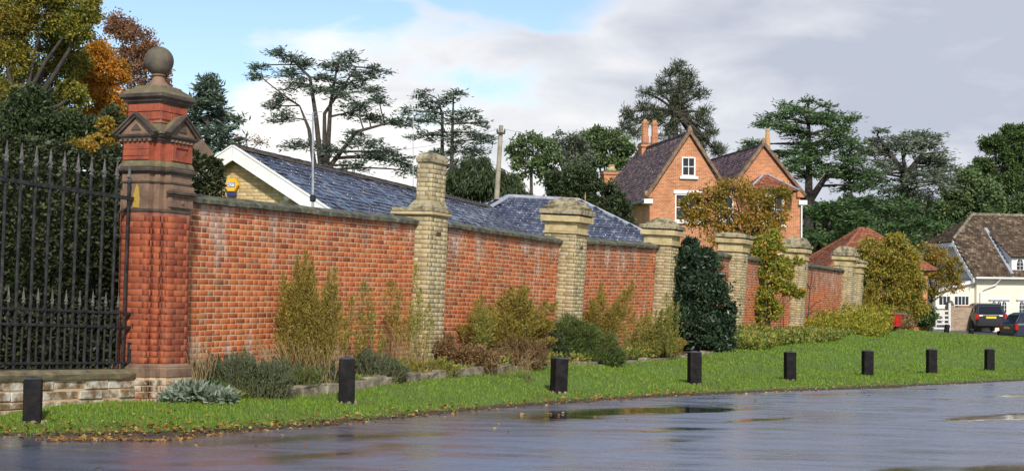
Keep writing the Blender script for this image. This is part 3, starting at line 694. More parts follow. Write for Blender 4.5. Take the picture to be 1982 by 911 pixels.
# ------------------------------------------------------------------ yellow brick pillars
def pillar(s, ztop, zbase, lean, label, cap, singles, scale=1.0, out0=0.0):
    o = W(s, out0)
    root = link('wall_pillar'); tag(root, label, 'pillar', 'yellow brick pillars along the wall')
    root.matrix_world = Matrix.Translation((o.x, o.y, zbase - 0.1)) @ Matrix.Rotation(WALL_RZ, 4, 'Z') @ Matrix.Rotation(R(lean), 4, 'X')
    h = ztop - zbase + 0.1; w = PW * scale / 2; yb = 0.46
    MB().box(-w + 0.006, w - 0.006, -PPROJ + 0.006, yb - 0.006, 0, h).build('mortar_core', M['mortar_dark'], root)
    it = flemish(-w, w, 0.01, h, face_front(-PPROJ), 0.002, off=0.1) + flemish(-yb, PPROJ, 0.01, h, face_left(-w), 0.002) + flemish(-PPROJ, yb, 0.01, h, face_right(w), 0.002)
    it = [q for q in it if not (abs(abs(q[1].translation.x) - w) < 0.02 and q[1].translation.y > 0.02 and q[1].translation.z < h - 0.45)]
    it.sort(key=lambda q: -q[1].translation.z)
    GAULT_P.emit(it, root, singles)
    cy_ = (yb - PPROJ) / 2; asp = ((yb + PPROJ) / 2) / w
    def slab(name, grow, z0, z1, mat, bev=0.012):
        m_ = MB(); m_.box(-w - grow, w + grow, -PPROJ - grow, yb + grow, h + z0, h + z1); return m_.build(name, mat, root, bevel=bev)
    def hole(x, z):   # small ventilation slots below the neck
        MB().box(x - 0.07, x + 0.07, -PPROJ - 0.012, -PPROJ + 0.02, z - 0.03, z + 0.03).build('slot', M['darkstone'], root)
    if cap == 'chimney':
        hole(-0.02, h - 0.30)
        slab('string_course', 0.045, 0.0, 0.05, M['yellowstone']); slab('top_course', 0.03, 0.053, 0.12, M['capstone'])
        m_ = MB(); m_.loft([[(-w, -PPROJ, h + 0.123), (w, -PPROJ, h + 0.123), (w, 0.2, h + 0.123), (-w, 0.2, h + 0.123)], [(-w + 0.07, -PPROJ + 0.05, h + 0.25), (w - 0.03, -PPROJ + 0.05, h + 0.25), (w - 0.03, 0.12, h + 0.25), (-w + 0.07, 0.12, h + 0.25)]])
        m_.build('weathered_offset', M['capstone'], root, bevel=0.01)
        x0, x1, y0, y1 = -w + 0.10, w - 0.03, -PPROJ + 0.06, 0.10
        H2 = h + 0.25 + 0.62
        MB().box(x0 + 0.005, x1 - 0.005, y0 + 0.005, y1 - 0.005, h + 0.2, H2).build('chimney_core', M['mortar_dark'], root)
        it = flemish(x0, x1, h + 0.252, H2, face_front(y0), 0.002) + flemish(-y1, -y0, h + 0.252, H2, face_left(x0), 0.002) + flemish(y0, y1, h + 0.252, H2, face_right(x1), 0.002)
        GAULT_P.emit(it, root, len(it))
        m_ = MB(); m_.loft([[(x0 - g, y0 - g, z), (x1 + g, y0 - g, z), (x1 + g, y1 + g, z), (x0 - g, y1 + g, z)] for g, z in ((0.02, H2 + 0.003), (0.025, H2 + 0.09), (-0.02, H2 + 0.15), (-0.14, H2 + 0.20))])
        m_.build('chimney_cap', M['capstone'], root, bevel=0.015)
        return root
    hole(0.0, h - 0.26)
    slab('neck_moulding', 0.035, 0.0, 0.045, M['yellowstone'])
    slab('neck_block', 0.005, 0.048, 0.235, M['yellowstone'], 0.006)
    slab('projecting_course', 0.085, 0.238, 0.365, M['yellowstone'])
    slab('shadow_course', 0.05, 0.368, 0.392, M['darkstone'], 0)  # recessed strip in dark stone, the gap's shade put into its colour
    slab('cap_slab', 0.11, 0.395, 0.495, M['capstone'])
    if cap == 'pyramid':
        prof = [(0.02, 0.498), (0.03, 0.575), (-0.02, 0.585), (-0.05, 0.655), (-0.10, 0.665), (-0.22, 0.735), (-0.275, 0.75)]
    elif cap == 'dome':
        prof = [(0.04, 0.498), (0.04, 0.57), (0.0, 0.58), (-0.01, 0.65), (-0.07, 0.66), (-0.09, 0.72), (-0.17, 0.75), (-0.26, 0.76)]
    elif cap == 'broken':
        prof = [(0.03, 0.498), (-0.03, 0.545), (-0.06, 0.55), (-0.09, 0.62), (-0.18, 0.63), (-0.22, 0.67), (-0.28, 0.675)]
    else:
        prof = [(-0.02, 0.498), (-0.07, 0.525), (-0.2, 0.545)]
    jitter = 0.03 if cap in ('broken', 'pyramid') else 0.008
    rings = []
    for g, z in prof:
        pts = []
        cx0, cx1, cy0, cy1 = -w - g, w + g, -PPROJ - g, yb + g
        for (ax, ay, bx, by) in ((cx0, cy0, cx1, cy0), (cx1, cy0, cx1, cy1), (cx1, cy1, cx0, cy1), (cx0, cy1, cx0, cy0)):
            for t in (0, 0.33, 0.66):
                pts.append((ax + (bx - ax) * t + random.uniform(-jitter, jitter), ay + (by - ay) * t + random.uniform(-jitter, jitter), h + z + (random.uniform(-jitter, jitter) * 0.5 if z > 0.5 else 0)))
        rings.append(pts)
    m_ = MB(); m_.loft(rings); m_.build('cap_top', M['capstone'], root, bevel=0.004)
    return root
def ztop_at(s, px, py):
    w = W(s); return P(px, py, w.y).z
pillar(PIL[0], 2.86, 0.15, 1.0, 'yellow brick pillar carrying a short chimney stack', 'chimney', 140)
pillar(PIL[1], 2.90, 0.15, 2.4, 'yellow brick pillar with a mossy broken pyramid cap in front of the hipped slate roof', 'pyramid', 140)
pillar(PIL[2], 2.97, 0.25, 2.4, 'yellow pillar with a crumbling rubble topped cap left of the big dark laurel', 'broken', 60)
pillar(PIL[3], 3.10, 0.60, 2.6, 'yellow pillar with a flat cap between the dark laurel and the climber', 'flat', 0)
pillar(PIL[4], 3.17, 0.80, 2.6, 'yellow pillar with a stepped dome cap right of the green climber', 'dome', 0)
pillar(PIL[5], 3.24, 0.85, 2.6, 'stepped dome pillar at the far end of the wall', 'dome', 0)
pillar(PIL[5] + 1.75, 3.05, 0.85, 2.0, 'lower yellow pillar close behind the last stepped dome pillar', 'flat', 0, 0.8)

# ------------------------------------------------------------------ gate pier
def gate_pier():
    s = -0.79; o = W(s, 0.0); zb = 0.0
    root = link('gate_pier'); tag(root, 'tall red brick gate pier with pediments and a stone ball finial', 'gate pier')
    root.matrix_world = Matrix.Translation((o.x, o.y, zb)) @ Matrix.Rotation(WALL_RZ, 4, 'Z')
    c, p, q = 0.284, 0.198, 0.383
    def cross(off, z):
        C, Pp, Q = c + off, p + off, q + off
        pts = []
        for k in range(4):
            a = k * math.pi / 2; ca, sa = round(math.cos(a)), round(math.sin(a))
            for (x, y) in ((-C, -C), (-Pp, -C), (-Pp, -Q), (Pp, -Q), (Pp, -C)):
                pts.append((x * ca - y * sa, x * sa + y * ca, z))
        return pts
    def mould(name, prof, mat, bev=0.0):
        m_ = MB(); m_.loft([cross(a, z) for a, z in prof]); return m_.build(name, mat, root, bevel=bev)
    def cross_bricks(z0, z1, P_, n, off, proud):
        C, Pp, Q = c + off, p + off, q + off; it = []
        for fm in (face_front, face_left, lambda y: face_right(-y)):
            it += flemish(-Pp, Pp, z0, z1, fm(-Q), proud, off=0.05) + flemish(-C, -Pp - 0.004, z0, z1, fm(-C), proud) + flemish(Pp + 0.004, C, z0, z1, fm(-C), proud)
        it += flemish(C + 0.004, Q - 0.004, z0, z1, face_left(-Pp), proud) + flemish(-Q + 0.004, -C - 0.004, z0, z1, face_front(-Pp), proud) + flemish(C + 0.004, Q - 0.004, z0, z1, face_front(-Pp), proud)
        it.sort(key=lambda t: (t[1].translation.x + t[1].translation.y > 0.2, -t[1].translation.z))
        P_.emit(it, root, n)
    def shaft(z0, z1, P_, core, n, name):
        mould(name, [(-0.002, z0), (-0.002, z1)], core)
        cross_bricks(z0 + 0.004, z1, P_, n, 0.0, 0.002)
    mould('base_course', [(0.055, -0.3), (0.055, 0.20), (0.045, 0.21)], M['mortar_red'])
    # brick base
    mould('base_core', [(0.052, 0.213), (0.052, 0.40)], M['mortar'])
    cross_bricks(0.0, 0.40, PLINTH_P, 60, 0.055, 0.004)
    mould('plinth_stone', [(0.062, 0.403), (0.062, 0.50), (0.05, 0.515), (0.05, 0.53), (0.012, 0.56)], M['sandstone'])
    shaft(0.563, 2.40, PIER_P, M['mortar_red'], 230, 'shaft_core')
    mould('shaft_band', [(0.004, 2.403), (0.010, 2.42), (0.004, 2.44)], M['darkstone'])
    mould('neck', [(0.0, 2.443), (0.0, 2.755)], M['sandstone'])
    # bracket moulding on the street pilaster and on the gate side
    for k in (0,):
        m_ = MB()
        for (a, z0, z1) in ((0.012, 2.47, 2.60), (0.03, 2.603, 2.625), (0.055, 2.628, 2.66), (0.035, 2.663, 2.68), (0.02, 2.683, 2.74)):
            m_.box(-p - a, p + a, -q - 0.02 - a, -q + 0.03, z0, z1)
        m_.build('pilaster_capital', M['sandstone'], root, bevel=0.004)
        m_ = MB()
        m_.box(-p - 0.06, p + 0.06, -q - 0.082, -q + 0.02, 2.6275, 2.6605); m_.build('capital_fillet', M['darkstone'], root, bevel=0.006)
        MB().lathe([(0.0, -0.01), (0.026, -0.01), (0.026, 0.012), (0.012, 0.016), (0.0, 0.016)], 12).build('roundel', M['sandstone'], root).matrix_local = Matrix.Translation((0, -q - 0.034, 2.535)) @ Matrix.Rotation(math.pi / 2, 4, 'X')
    m_ = MB(); m_.prism([(-0.03, 2.46), (0.06, 2.45), (0.07, 2.56), (0.05, 2.70), (0.02, 2.74), (-0.01, 2.66), (-0.035, 2.58)], 'y', -0.004, 0.004)
    m_.build('lichen_patch', M['lichen'], root).matrix_local = Matrix.Rotation(-math.pi / 2, 4, 'Z') @ Matrix.Translation((0.0, -q - 0.003, 0))
    mould('frieze_fillet', [(0.012, 2.758), (0.014, 2.775)], M['darkstone'])
    mould('frieze', [(0.006, 2.778), (0.006, 2.865)], M['sandstone'])
    mould('string_moulding', [(0.012, 2.868), (0.02, 2.885), (0.05, 2.90), (0.055, 2.925), (0.03, 2.94), (0.03, 2.955)], M['darkstone'])
    mould('offset_course', [(0.028, 2.958), (0.022, 2.985), (-0.002, 3.03)], M['mossstone'])
    m0 = 3.033
    mould('upper_block', [(-0.004, m0), (-0.004, 3.25)], M['redblock'])
    for side in (0, -math.pi / 2):        # raised frame round a sunk panel on the two visible faces
        m_ = MB(); w = p - 0.004
        if side == 0:
            m_.box(-w, -w + 0.07, -0.02, 0.01, m0 + 0.002, 3.248); m_.box(w - 0.07, w, -0.02, 0.01, m0 + 0.002, 3.248)
            m_.box(-w + 0.071, w - 0.071, -0.02, 0.01, 3.20, 3.248); m_.box(-w + 0.071, w - 0.071, -0.02, 0.01, m0 + 0.002, m0 + 0.04)
        else:
            m_.box(-w, w, -0.016, 0.01, m0 + 0.002, 3.08); m_.box(-w, 0.02, -0.022, 0.01, 3.083, 3.16); m_.box(0.024, w, -0.018, 0.01, 3.083, 3.16); m_.box(-w, w, -0.014, 0.01, 3.163, 3.248)
        o_ = m_.build('panel_frame', M['redblock'], root, bevel=0.004)
        o_.matrix_local = Matrix.Rotation(side, 4, 'Z') @ Matrix.Translation((0, -q + 0.004, 0))
    mould('architrave', [(0.005, 3.253), (0.012, 3.27), (0.03, 3.285), (0.03, 3.30)], M['darkstone'])
    # dentils
    for side in range(4):
        for k in range(7):
            x = -p - 0.02 + k * (2 * p + 0.04) / 6
            o_ = MB().box(x - 0.012, x + 0.012, -q - 0.045, -q - 0.01, 3.262, 3.283).build('dentil', M['sandstone'], root)
            o_.matrix_local = Matrix.Rotation(side * math.pi / 2, 4, 'Z')
    mould('cornice', [(0.035, 3.303), (0.05, 3.32), (0.055, 3.345)], M['darkstone'], 0.003)
    # pediments: four crossing gabled roofs
    hw, pr, zb_, zp = p + 0.085, q + 0.045, 3.348, 3.575
    for k in range(4):
        rot = Matrix.Rotation(k * math.pi / 2, 4, 'Z')
        m_ = MB(); m_.prism([(-hw + 0.03, zb_), (hw - 0.03, zb_), (0, zp - 0.03)], 'y', -pr + 0.035, -0.02)
        m_.build('pediment', M['sandstone'], root).matrix_local = rot
        m_ = MB()
        for sg in (-1, 1):
            for (t0, t1, fr) in ((0.0, 0.035, 0.02), (0.035, 0.06, 0.0)):
                n_ = Vector((sg * (zp - zb_), hw)).normalized()
                a, b = Vector((sg * (hw + 0.02), zb_)), Vector((0, zp + 0.012))
                a0, b0 = a + n_ * (t0 - 0.03), b + n_ * (t0 - 0.03) * 0; b0 = Vector((0, zp + t0 - 0.02)); b1 = Vector((0, zp + t1 - 0.02)); a1 = a + n_ * (t1 - 0.03)
                m_.prism([tuple(a0), tuple(b0), tuple(b1), tuple(a1)], 'y', -pr - 0.02 + fr, -pr + 0.06)
        m_.build('raking_cornice', M['darkstone'], root).matrix_local = rot
        m_ = MB(); m_.prism([(-0.075, zb_ + 0.05), (0.075, zb_ + 0.05), (0, zb_ + 0.125)], 'y', -pr + 0.022, -pr + 0.05)
        m_.build('tympanum_boss', M['darkstone'], root).matrix_local = rot
        m_ = MB(); m_.prism([(-hw - 0.005, zb_ + 0.012), (0, zp + 0.022), (hw + 0.005, zb_ + 0.012), (hw - 0.01, zb_ - 0.0), (0, zp - 0.0), (-hw + 0.01, zb_ - 0.0)], 'y', -pr + 0.063, -0.03)
        m_.build('pediment_roof', M['mossstone'], root).matrix_local = rot
    MB().square([(0.33, 3.36), (0.22, 3.52)]).build('roof_core', M['mossstone'], root)
    # red blocks above the pediments
    MB().square([(0.25, 3.50), (0.25, 3.735)]).build('block_core', M['mortar_red'], root)
    for side, fm in ((0, face_front(-0.25)), (1, face_left(-0.25)), (2, face_right(0.25))):
        for row, cuts in ((0, (-0.25, -0.07, 0.1, 0.25)), (1, (-0.25, -0.11, 0.14, 0.25))):
            for j in range(3):
                a, b_ = cuts[j] + 0.003, cuts[j + 1] - 0.003
                z = 3.54 + row * 0.1
                o_ = MB().box(a, b_, -0.012 - random.uniform(0, 0.006), 0.01, z, z + 0.093).build('block', M['redblock'], root, bevel=0.006)
                o_.matrix_local = fm
    MB().square([(0.262, 3.738), (0.266, 3.755), (0.29, 3.765), (0.295, 3.79), (0.315, 3.80), (0.335, 3.815), (0.335, 3.845), (0.325, 3.855)]).build('top_cornice', M['darkstone'], root)
    MB().square([(0.322, 3.858), (0.30, 3.885), (0.21, 3.945), (0.195, 3.97), (0.17, 3.975)]).build('cap', M['mossstone'], root)
    MB().lathe([(0.165, 3.975), (0.16, 3.995), (0.13, 4.005), (0.095, 4.04), (0.07, 4.085), (0.062, 4.11), (0.085, 4.115), (0.088, 4.13), (0.06, 4.14)], 20).build('finial_neck', M['sandstone'], root, smooth=False)
    m_ = MB(); m_.lathe([(max(0.002, 0.18 * math.sin(a)), 4.30 - 0.18 * math.cos(a)) for a in np.linspace(0.02, math.pi - 0.02, 17)], 26)
    m_.build('ball_finial', M['ballstone'], root, smooth=True)
gate_pier()

# ------------------------------------------------------------------ railing on its plinth wall, left of the pier
def railing():
    s1, s0 = -1.25, -4.6
    o = W(s0); Lr = s1 - s0
    root = link('low_plinth_wall'); tag(root, 'low weathered brick plinth wall carrying the black railing', 'wall')
    root.matrix_world = Matrix.Translation((o.x, o.y, 0)) @ Matrix.Rotation(WALL_RZ, 4, 'Z') @ Matrix.Rotation(R(1.1), 4, 'Y')
    zt = 0.555
    MB().box(0, Lr + 0.05, -0.10, 0.22, -0.4, zt - 0.11).build('mortar_core', M['mortar'], root)
    z = zt - 0.115
    for row in range(6):
        hgt = random.choice((0.085, 0.10, 0.115)); z -= hgt; xx = -random.uniform(0, 0.4)
        while xx < Lr + 0.05:
            l = random.uniform(0.24, 0.62); a_, b_ = max(0, xx), min(Lr + 0.06, xx + l)
            if b_ - a_ > 0.05:
                j = lambda a: random.uniform(-a, a); pr = 0.012 + j(0.010)
                MB().loft([[(a_ + 0.006 + j(.004), y_, z + 0.006 + j(.004)), (b_ - 0.006 + j(.004), y_, z + 0.006 + j(.004)), (b_ - 0.006 + j(.004), y_, z + hgt - 0.006 + j(.004)), (a_ + 0.006 + j(.004), y_, z + hgt - 0.006 + j(.004))] for y_ in (-0.10 - pr, -0.06)]).build('stone', M['plinth_stone'], root, bevel=0.010)
            xx += l
    x = 0
    while x < Lr:
        l = random.uniform(0.5, 0.8); b = min(Lr + 0.06, x + l)
        if Lr - b < 0.25: b = Lr + 0.06
        MB().loft([[(xx, -0.135 + random.uniform(-.01, .01), zt - 0.107), (xx, -0.14, zt - 0.05), (xx, -0.05, zt), (xx, 0.24, zt), (xx, 0.24, zt - 0.107)] for xx in (x + 0.004, (x + b) / 2, b - 0.004)]).build('coping_stone', M['mossstone'], root)
        x = b
        if b > Lr: break
    rail = link('railing'); tag(rail, 'black iron railing with spear tops in front of the clipped hedge', 'railing')
    rail.matrix_world = root.matrix_world.copy()
    y = 0.03
    def rl(z, h): MB().box(-0.1, Lr + 0.12, y - 0.02, y + 0.02, z, z + h).build('rail', M['iron'], rail, bevel=0.003)
    rl(2.60, 0.045); rl(1.215, 0.03); rl(1.045, 0.03); rl(zt + 0.06, 0.03)
    def spear(parent, x, z, sc):
        m_ = MB(); r_ = 0.017 * sc
        m_.loft([[(x - a * sc, y - b * sc, z + h * sc), (x + a * sc, y - b * sc, z + h * sc), (x + a * sc, y + b * sc, z + h * sc), (x - a * sc, y + b * sc, z + h * sc)] for a, b, h in ((0.010, 0.010, 0), (0.022, 0.016, 0.02), (0.010, 0.010, 0.04), (0.034, 0.012, 0.065), (0.016, 0.012, 0.09), (0.012, 0.010, 0.13), (0.002, 0.002, 0.25))])
        m_.build('finial', M['finial'], parent)
    bar_me = {}
    n = 15; st = 0.225
    for k in range(n + 1):
        x = Lr - 0.06 - k * st
        if x < -0.05: break
        hgt = 2.80
        b = MB().lathe([(0.019, zt - 0.02), (0.019, hgt), (0.026, hgt + 0.006), (0.026, hgt + 0.02), (0.012, hgt + 0.025)], 8, (x, y)).build('bar', M['iron'], rail)
        spear(b, x, hgt + 0.02, 0.95)
        x2 = x - st / 2
        if x2 > 0:
            b = MB().lathe([(0.013, zt - 0.02), (0.013, 1.30)], 6, (x2, y)).build('dog_bar', M['iron'], rail)
            spear(b, x2, 1.295, 0.72)
            MB().lathe([(0.024, 1.15), (0.026, 1.165), (0.024, 1.18)], 8, (x2, y)).build('collar', M['iron'], rail)
    # hinge post and strap at the pier
    MB().box(Lr + 0.06, Lr + 0.13, y - 0.035, y + 0.035, zt - 0.02, 2.70).build('end_post', M['iron'], rail, bevel=0.004)
    for z in (1.05, 1.2, 2.56): MB().box(Lr + 0.05, Lr + 0.20, y - 0.05, y - 0.036, z, z + 0.06).build('strap', M['iron'], rail)
railing()

# ------------------------------------------------------------------ bollards
def bollard(x, y, z, h, w, rz, tx, ty, label, group):
    root = link('bollard'); tag(root, label, 'bollard', group)
    root.matrix_world = Matrix.Translation((x, y, z)) @ Euler((R(tx), R(ty), rz)).to_matrix().to_4x4()
    a = w / 2
    MB().square([(a, -0.15), (a, h * 0.8), (a * 0.995, h - 0.035)]).build('post', M['post'], root, bevel=0.010)
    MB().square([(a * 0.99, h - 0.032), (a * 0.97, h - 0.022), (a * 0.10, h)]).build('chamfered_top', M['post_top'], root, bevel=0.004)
    m_ = MB()
    for k in range(7):
        an = k * 0.9 + x; rr = a * 1.15
        cx, cy_ = rr * math.cos(an), rr * math.sin(an); q = 0.02 + 0.02 * random.random()
        m_.loft([[(cx + q * c_ * math.cos(t), cy_ + q * c_ * math.sin(t), zz) for t in np.linspace(0, 5.2, 6)] for c_, zz in ((1.0, -0.02), (0.9, 0.015), (0.4, 0.028))])
    m_.build('footing_stones', M['edging'], root)['kind'] = 'stuff'
BL = ['leaning black wooden bollard in front of the low plinth wall, nearest the left edge', 'black bollard in front of the lavender bushes on the grass verge', 'black bollard in front of the dense green broom bush', 'black bollard on the verge in front of the big laurel',
      'fifth black bollard from the left, in front of the stepped dome pillars', 'sixth black bollard from the left along the road edge', 'seventh black bollard from the left along the road edge', 'last black bollard of the road edge row, nearest the right edge']
BH = [0.49, 0.61, 0.58, 0.63, 0.61, 0.60, 0.63, 0.61]
BLEAN = [(0, -0.3), (0, -1.2), (0, 0.6), (0, -1.2), (0, -1.4), (0, -1.3), (0, -1.5), (0, -1.0)]
for i, (bx, by) in enumerate(BOLL):
    bollard(bx, by, gz(bx, by), BH[i], (0.185, 0.205, 0.22, 0.22, 0.21, 0.22, 0.215, 0.21)[i], R((14, 4, 24, 10, 8, 6, 5, 5)[i]), *BLEAN[i], BL[i], 'bollards along the road edge')
for (px, py, Y, h, ty, lb) in ((1800, 643, 77, 0.62, -1, 'far black bollard left of the white gate'), (1831, 647, 77, 0.55, 8, 'far tilted black bollard in front of the white gate'),
                               (1880, 658, 76, 0.60, -1, 'far black bollard in front of the stone gate wall'), (1935, 664, 75, 0.66, -1, 'far black bollard beside the parked blue car')):
    p = P(px, py, Y); bollard(p.x, p.y, p.z, h, 0.22, 0.1, 0, ty, lb, 'bollards along the lane')

# ------------------------------------------------------------------ bed edging stones
def edging():
    bs = [b[0] for b in BED]; bo = [b[1] for b in BED]; bz = [b[2] for b in BED]
    s = 0.6; k = 0
    root = empty('stone_edging', W(s, 1.0, gz(*W(s, 1.0)[:2])), 0, 'low pale stone edging along the flower bed', 'edging')
    rl = root.matrix_world.inverted()
    while s < 20.5:
        l = random.uniform(0.38, 0.62); so = np.interp(s + l / 2, bs, bo) + random.uniform(-0.04, 0.04)
        p = W(s + l / 2, so); z = gz(p.x, p.y); h = random.uniform(0.10, 0.15) if s < 7.5 else random.uniform(0.04, 0.09)
        m_ = MB(); g = l / 2 - 0.012
        j = lambda a: random.uniform(-a, a)
        m_.loft([[(-g + j(.02), -0.09 + j(.02), zz), (g + j(.02), -0.09 + j(.02), zz), (g + j(.02), 0.08 + j(.02), zz), (-g + j(.02), 0.08 + j(.02), zz)] for zz in (-0.1, h * 0.7 + j(.01), h)])
        o = m_.build('stone', M['edging'], root, bevel=0.018)
        o.matrix_local = rl @ Matrix.Translation((p.x, p.y, z)) @ Matrix.Rotation(WALL_RZ + R(random.uniform(-5, 5)), 4, 'Z') @ Matrix.Rotation(R(random.uniform(-3, 3)), 4, 'Y')
        s += l + random.uniform(0.0, 0.03 if s < 8 else 0.35); k += 1
edging()

# ------------------------------------------------------------------ yellow brick outbuilding with slate roof
def slate_shape(w, l, t):
    def f():
        x = w / 2 - 0.002; j = random.uniform(-0.004, 0.004)
        V = [(-x, 0, 0), (x, 0, 0), (x, l, 0), (-x, l, 0), (-x, j, t), (x, -j, t), (x, l, t), (-x, l, t)]
        F = [(4, 5, 6, 7), (0, 1, 5, 4), (1, 2, 6, 5), (3, 0, 4, 7), (2, 3, 7, 6), (3, 2, 1, 0)]
        return np.array(V, float), np.array(F)
    return f
SLATE_P = Pieces('slate', {'s': slate_shape(0.25, 0.34, 0.009)}, M['slate_object'], M['slate_island'])
def in_poly(p, poly):
    c = False; n = len(poly)
    for i in range(n):
        (x1, y1), (x2, y2) = poly[i], poly[(i + 1) % n]
        if (y1 > p[1]) != (y2 > p[1]) and p[0] < (x2 - x1) * (p[1] - y1) / (y2 - y1) + x1: c = not c
    return c
def slope_frame(A, B, C):
    """frame of a roof slope: A,B eave ends, C a ridge point"""
    A, B, C = Vector(A), Vector(B), Vector(C)
    u = (B - A).normalized(); n = u.cross(C - A).normalized(); v = n.cross(u)
    M4 = Matrix.Identity(4)
    for i, ax in enumerate((u, v, n)):
        for j in range(3): M4[j][i] = ax[j]
    for j in range(3): M4[j][3] = A[j]
    return M4
def tile_items(corners, w, gauge, tilt, jit=0.3, wob_=0.0):
    fr = slope_frame(corners[0], corners[1], corners[2]); inv = fr.inverted()
    poly = [tuple((inv @ Vector(c))[:2]) for c in corners]
    x0, x1 = min(p[0] for p in poly), max(p[0] for p in poly); y1 = max(p[1] for p in poly)
    it = []; r_ = 0; y = -0.03
    while y < y1 - 0.05:
        x = x0 + (w / 2 if r_ % 2 else 0)
        while x < x1 + w / 2:
            if in_poly((x, y + gauge * 0.6), poly):
                it.append(('s', fr @ Matrix.Translation((x, y, 0.004)) @ Matrix.Rotation(R(-tilt + random.uniform(-jit, jit)), 4, 'X') @ Matrix.Rotation(R(random.uniform(-jit, jit)), 4, 'Y')))
            x += w
        y += gauge; r_ += 1
    return it
def poly_face(name, pts, mat, parent, thick=0.05):
    pts = [Vector(p) for p in pts]; n = (pts[1] - pts[0]).cross(pts[2] - pts[0]).normalized()
    if n.z < 0: n = -n
    return MB().loft([[p - n * (thick + 0.03) for p in pts], [p - n * 0.03 for p in pts]]).build(name, mat, parent)

def slate_building():
    # ridge measured from its near gable apex back to the hipped block
    A = P(462, 287, 31.0); B = P(935, 402, 46.5)
    ang = math.atan2(B.y - A.y, B.x - A.x); Lr = math.hypot(B.x - A.x, B.y - A.y)
    z0 = gz(A.x, A.y)
    root = empty('slate_roofed_outbuilding', (A.x, A.y, z0), ang, 'yellow brick outbuilding with long wet slate roof and white bargeboards', 'building')
    # local x along the ridge, -y towards the street
    zr = A.z - z0; hw = 2.75; rise = 1.62; ze = zr - rise
    MB().box(0.05, Lr + 3, -hw + 0.35, hw - 0.35, -0.3, ze + 0.15).build('walls', M['mortar_cream'], root)
    MB().prism([(-hw + 0.36, ze - 0.3), (hw - 0.36, ze - 0.3), (hw - 0.36, ze + 0.16), (0, zr - 0.10), (-hw + 0.36, ze + 0.16)], 'x', 0.02, 0.30).build('gable', M['mortar_cream'], root)
    def ins(x, z, l): return z < zr - 0.12 - abs(x) * rise / hw
    it = flemish(-hw + 0.36, hw - 0.36, ze - 0.45, zr - 0.1, face_left(0.02), 0.004, inside=lambda x, z, l: z + 0.03 < zr - 0.20 - (abs(x) + l / 2) * rise / hw)
    it.sort(key=lambda q: -q[1].translation.z); CREAM_P.emit(it, root, 260)
    x0, x1 = -0.22, Lr + 0.3
    for sg, nm in ((-1, 'front'), (1, 'rear')):
        e0, e1, r1, r0 = (x0, sg * hw, ze), (x1, sg * hw, ze), (x1, 0, zr), (x0, 0, zr)
        pf = MB(); a = [e0, e1, r1, r0]
        pf.loft([[Vector(p) - Vector((0, 0, 0.10)) for p in a], [Vector(p) - Vector((0, 0, 0.02)) for p in a]]); pf.build('roof_deck', M['darkstone'], root)
        if sg < 0:
            i_ = Vector((0.14, 0, 0)); it = tile_items([tuple(Vector(e0) + i_), e1, r1, tuple(Vector(r0) + i_)], 0.25, 0.20, 3.0, 3.2)
            it.sort(key=lambda q: (round(q[1].translation.x / 1.2), -q[1].translation.z)); SLATE_P.emit(it, root, 290, 'slating')
        else:
            it = tile_items([e1, (x0 + 0.14, e0[1], e0[2]), (x0 + 0.14, r0[1], r0[2]), r1], 0.25, 0.20, 3.0, 0.9); SLATE_P.emit(it, root, 0, 'slating')
    x = x0
    while x < x1:
        m_ = MB(); j = random.uniform(-0.012, 0.012)
        m_.loft([[(xx, y, zr + z + j) for y, z in ((-0.15, -0.05), (-0.10, 0.03), (0, 0.065), (0.10, 0.03), (0.15, -0.05), (0, 0.02))] for xx in (x, x + 0.44)])
        m_.build('ridge_tile', M['tile_purple'] if False else M['darkstone'], root); x += 0.45
    # bargeboards
    for sg in (-1, 1):
        dr_ = Vector((0, sg * hw, -rise)).normalized(); top = Vector((x0 - 0.03, 0, zr + 0.0))
        nrm = Vector((0, sg * rise, hw)).normalized()
        e = top + Vector((0, sg * (hw + 0.12), -rise * (hw + 0.12) / hw))
        q = [top + nrm * 0.015, e + nrm * 0.015, e - nrm * 0.24, Vector((x0 - 0.03, 0, zr - 0.28))]
        m_ = MB(); m_.loft([[Vector((x0 - 0.05, p.y, p.z)) for p in q], [Vector((x0 + 0.0, p.y, p.z)) for p in q]]); m_.build('bargeboard', M['white'], root)
        m_ = MB(); q = [top + nrm * 0.045 + Vector((0, 0, 0)), e + nrm * 0.045, e + nrm * 0.018, top + nrm * 0.018]
        m_.loft([[Vector((x0 - 0.07, p.y, p.z)) for p in q], [Vector((x0 + 0.04, p.y, p.z)) for p in q]]); m_.build('verge_strip', M['white'], root)
    # small white lamp under the bargeboard
    m_ = MB(); m_.tube([(-0.02, -1.22, zr - 1.02), (-0.15, -1.24, zr - 1.08)], [0.045, 0.06], 8); m_.build('lamp', M['white'], root)
    # alarm box on the gable
    ab = link('alarm_box'); tag(ab, 'hexagonal yellow alarm box on the yellow brick gable', 'alarm box')
    pz = P(459, 360, A.y + 0.2)
    loc = root.matrix_world.inverted() @ pz
    ab.matrix_world = root.matrix_world @ Matrix.Translation((-0.02, loc.y, loc.z)) @ Matrix.Rotation(-math.pi / 2, 4, 'Z')
    hexa = lambda r_, y: [(r_ * math.cos(R(60 * k)), y, r_ * math.sin(R(60 * k))) for k in range(6)]
    MB().loft([hexa(0.165, 0.0), hexa(0.165, -0.06), hexa(0.15, -0.085)]).build('case', M['yellow_plastic'], ab)
    MB().box(-0.10, 0.10, -0.091, -0.0865, -0.045, 0.055).build('logo_panel', M['navy'], ab)
    MB().box(-0.088, 0.088, -0.094, -0.0915, -0.033, 0.043).build('logo_field', M['white'], ab)
    MB().box(-0.10, 0.10, -0.07, 0.0, -0.235, -0.15).build('strobe', M['navy'], ab)
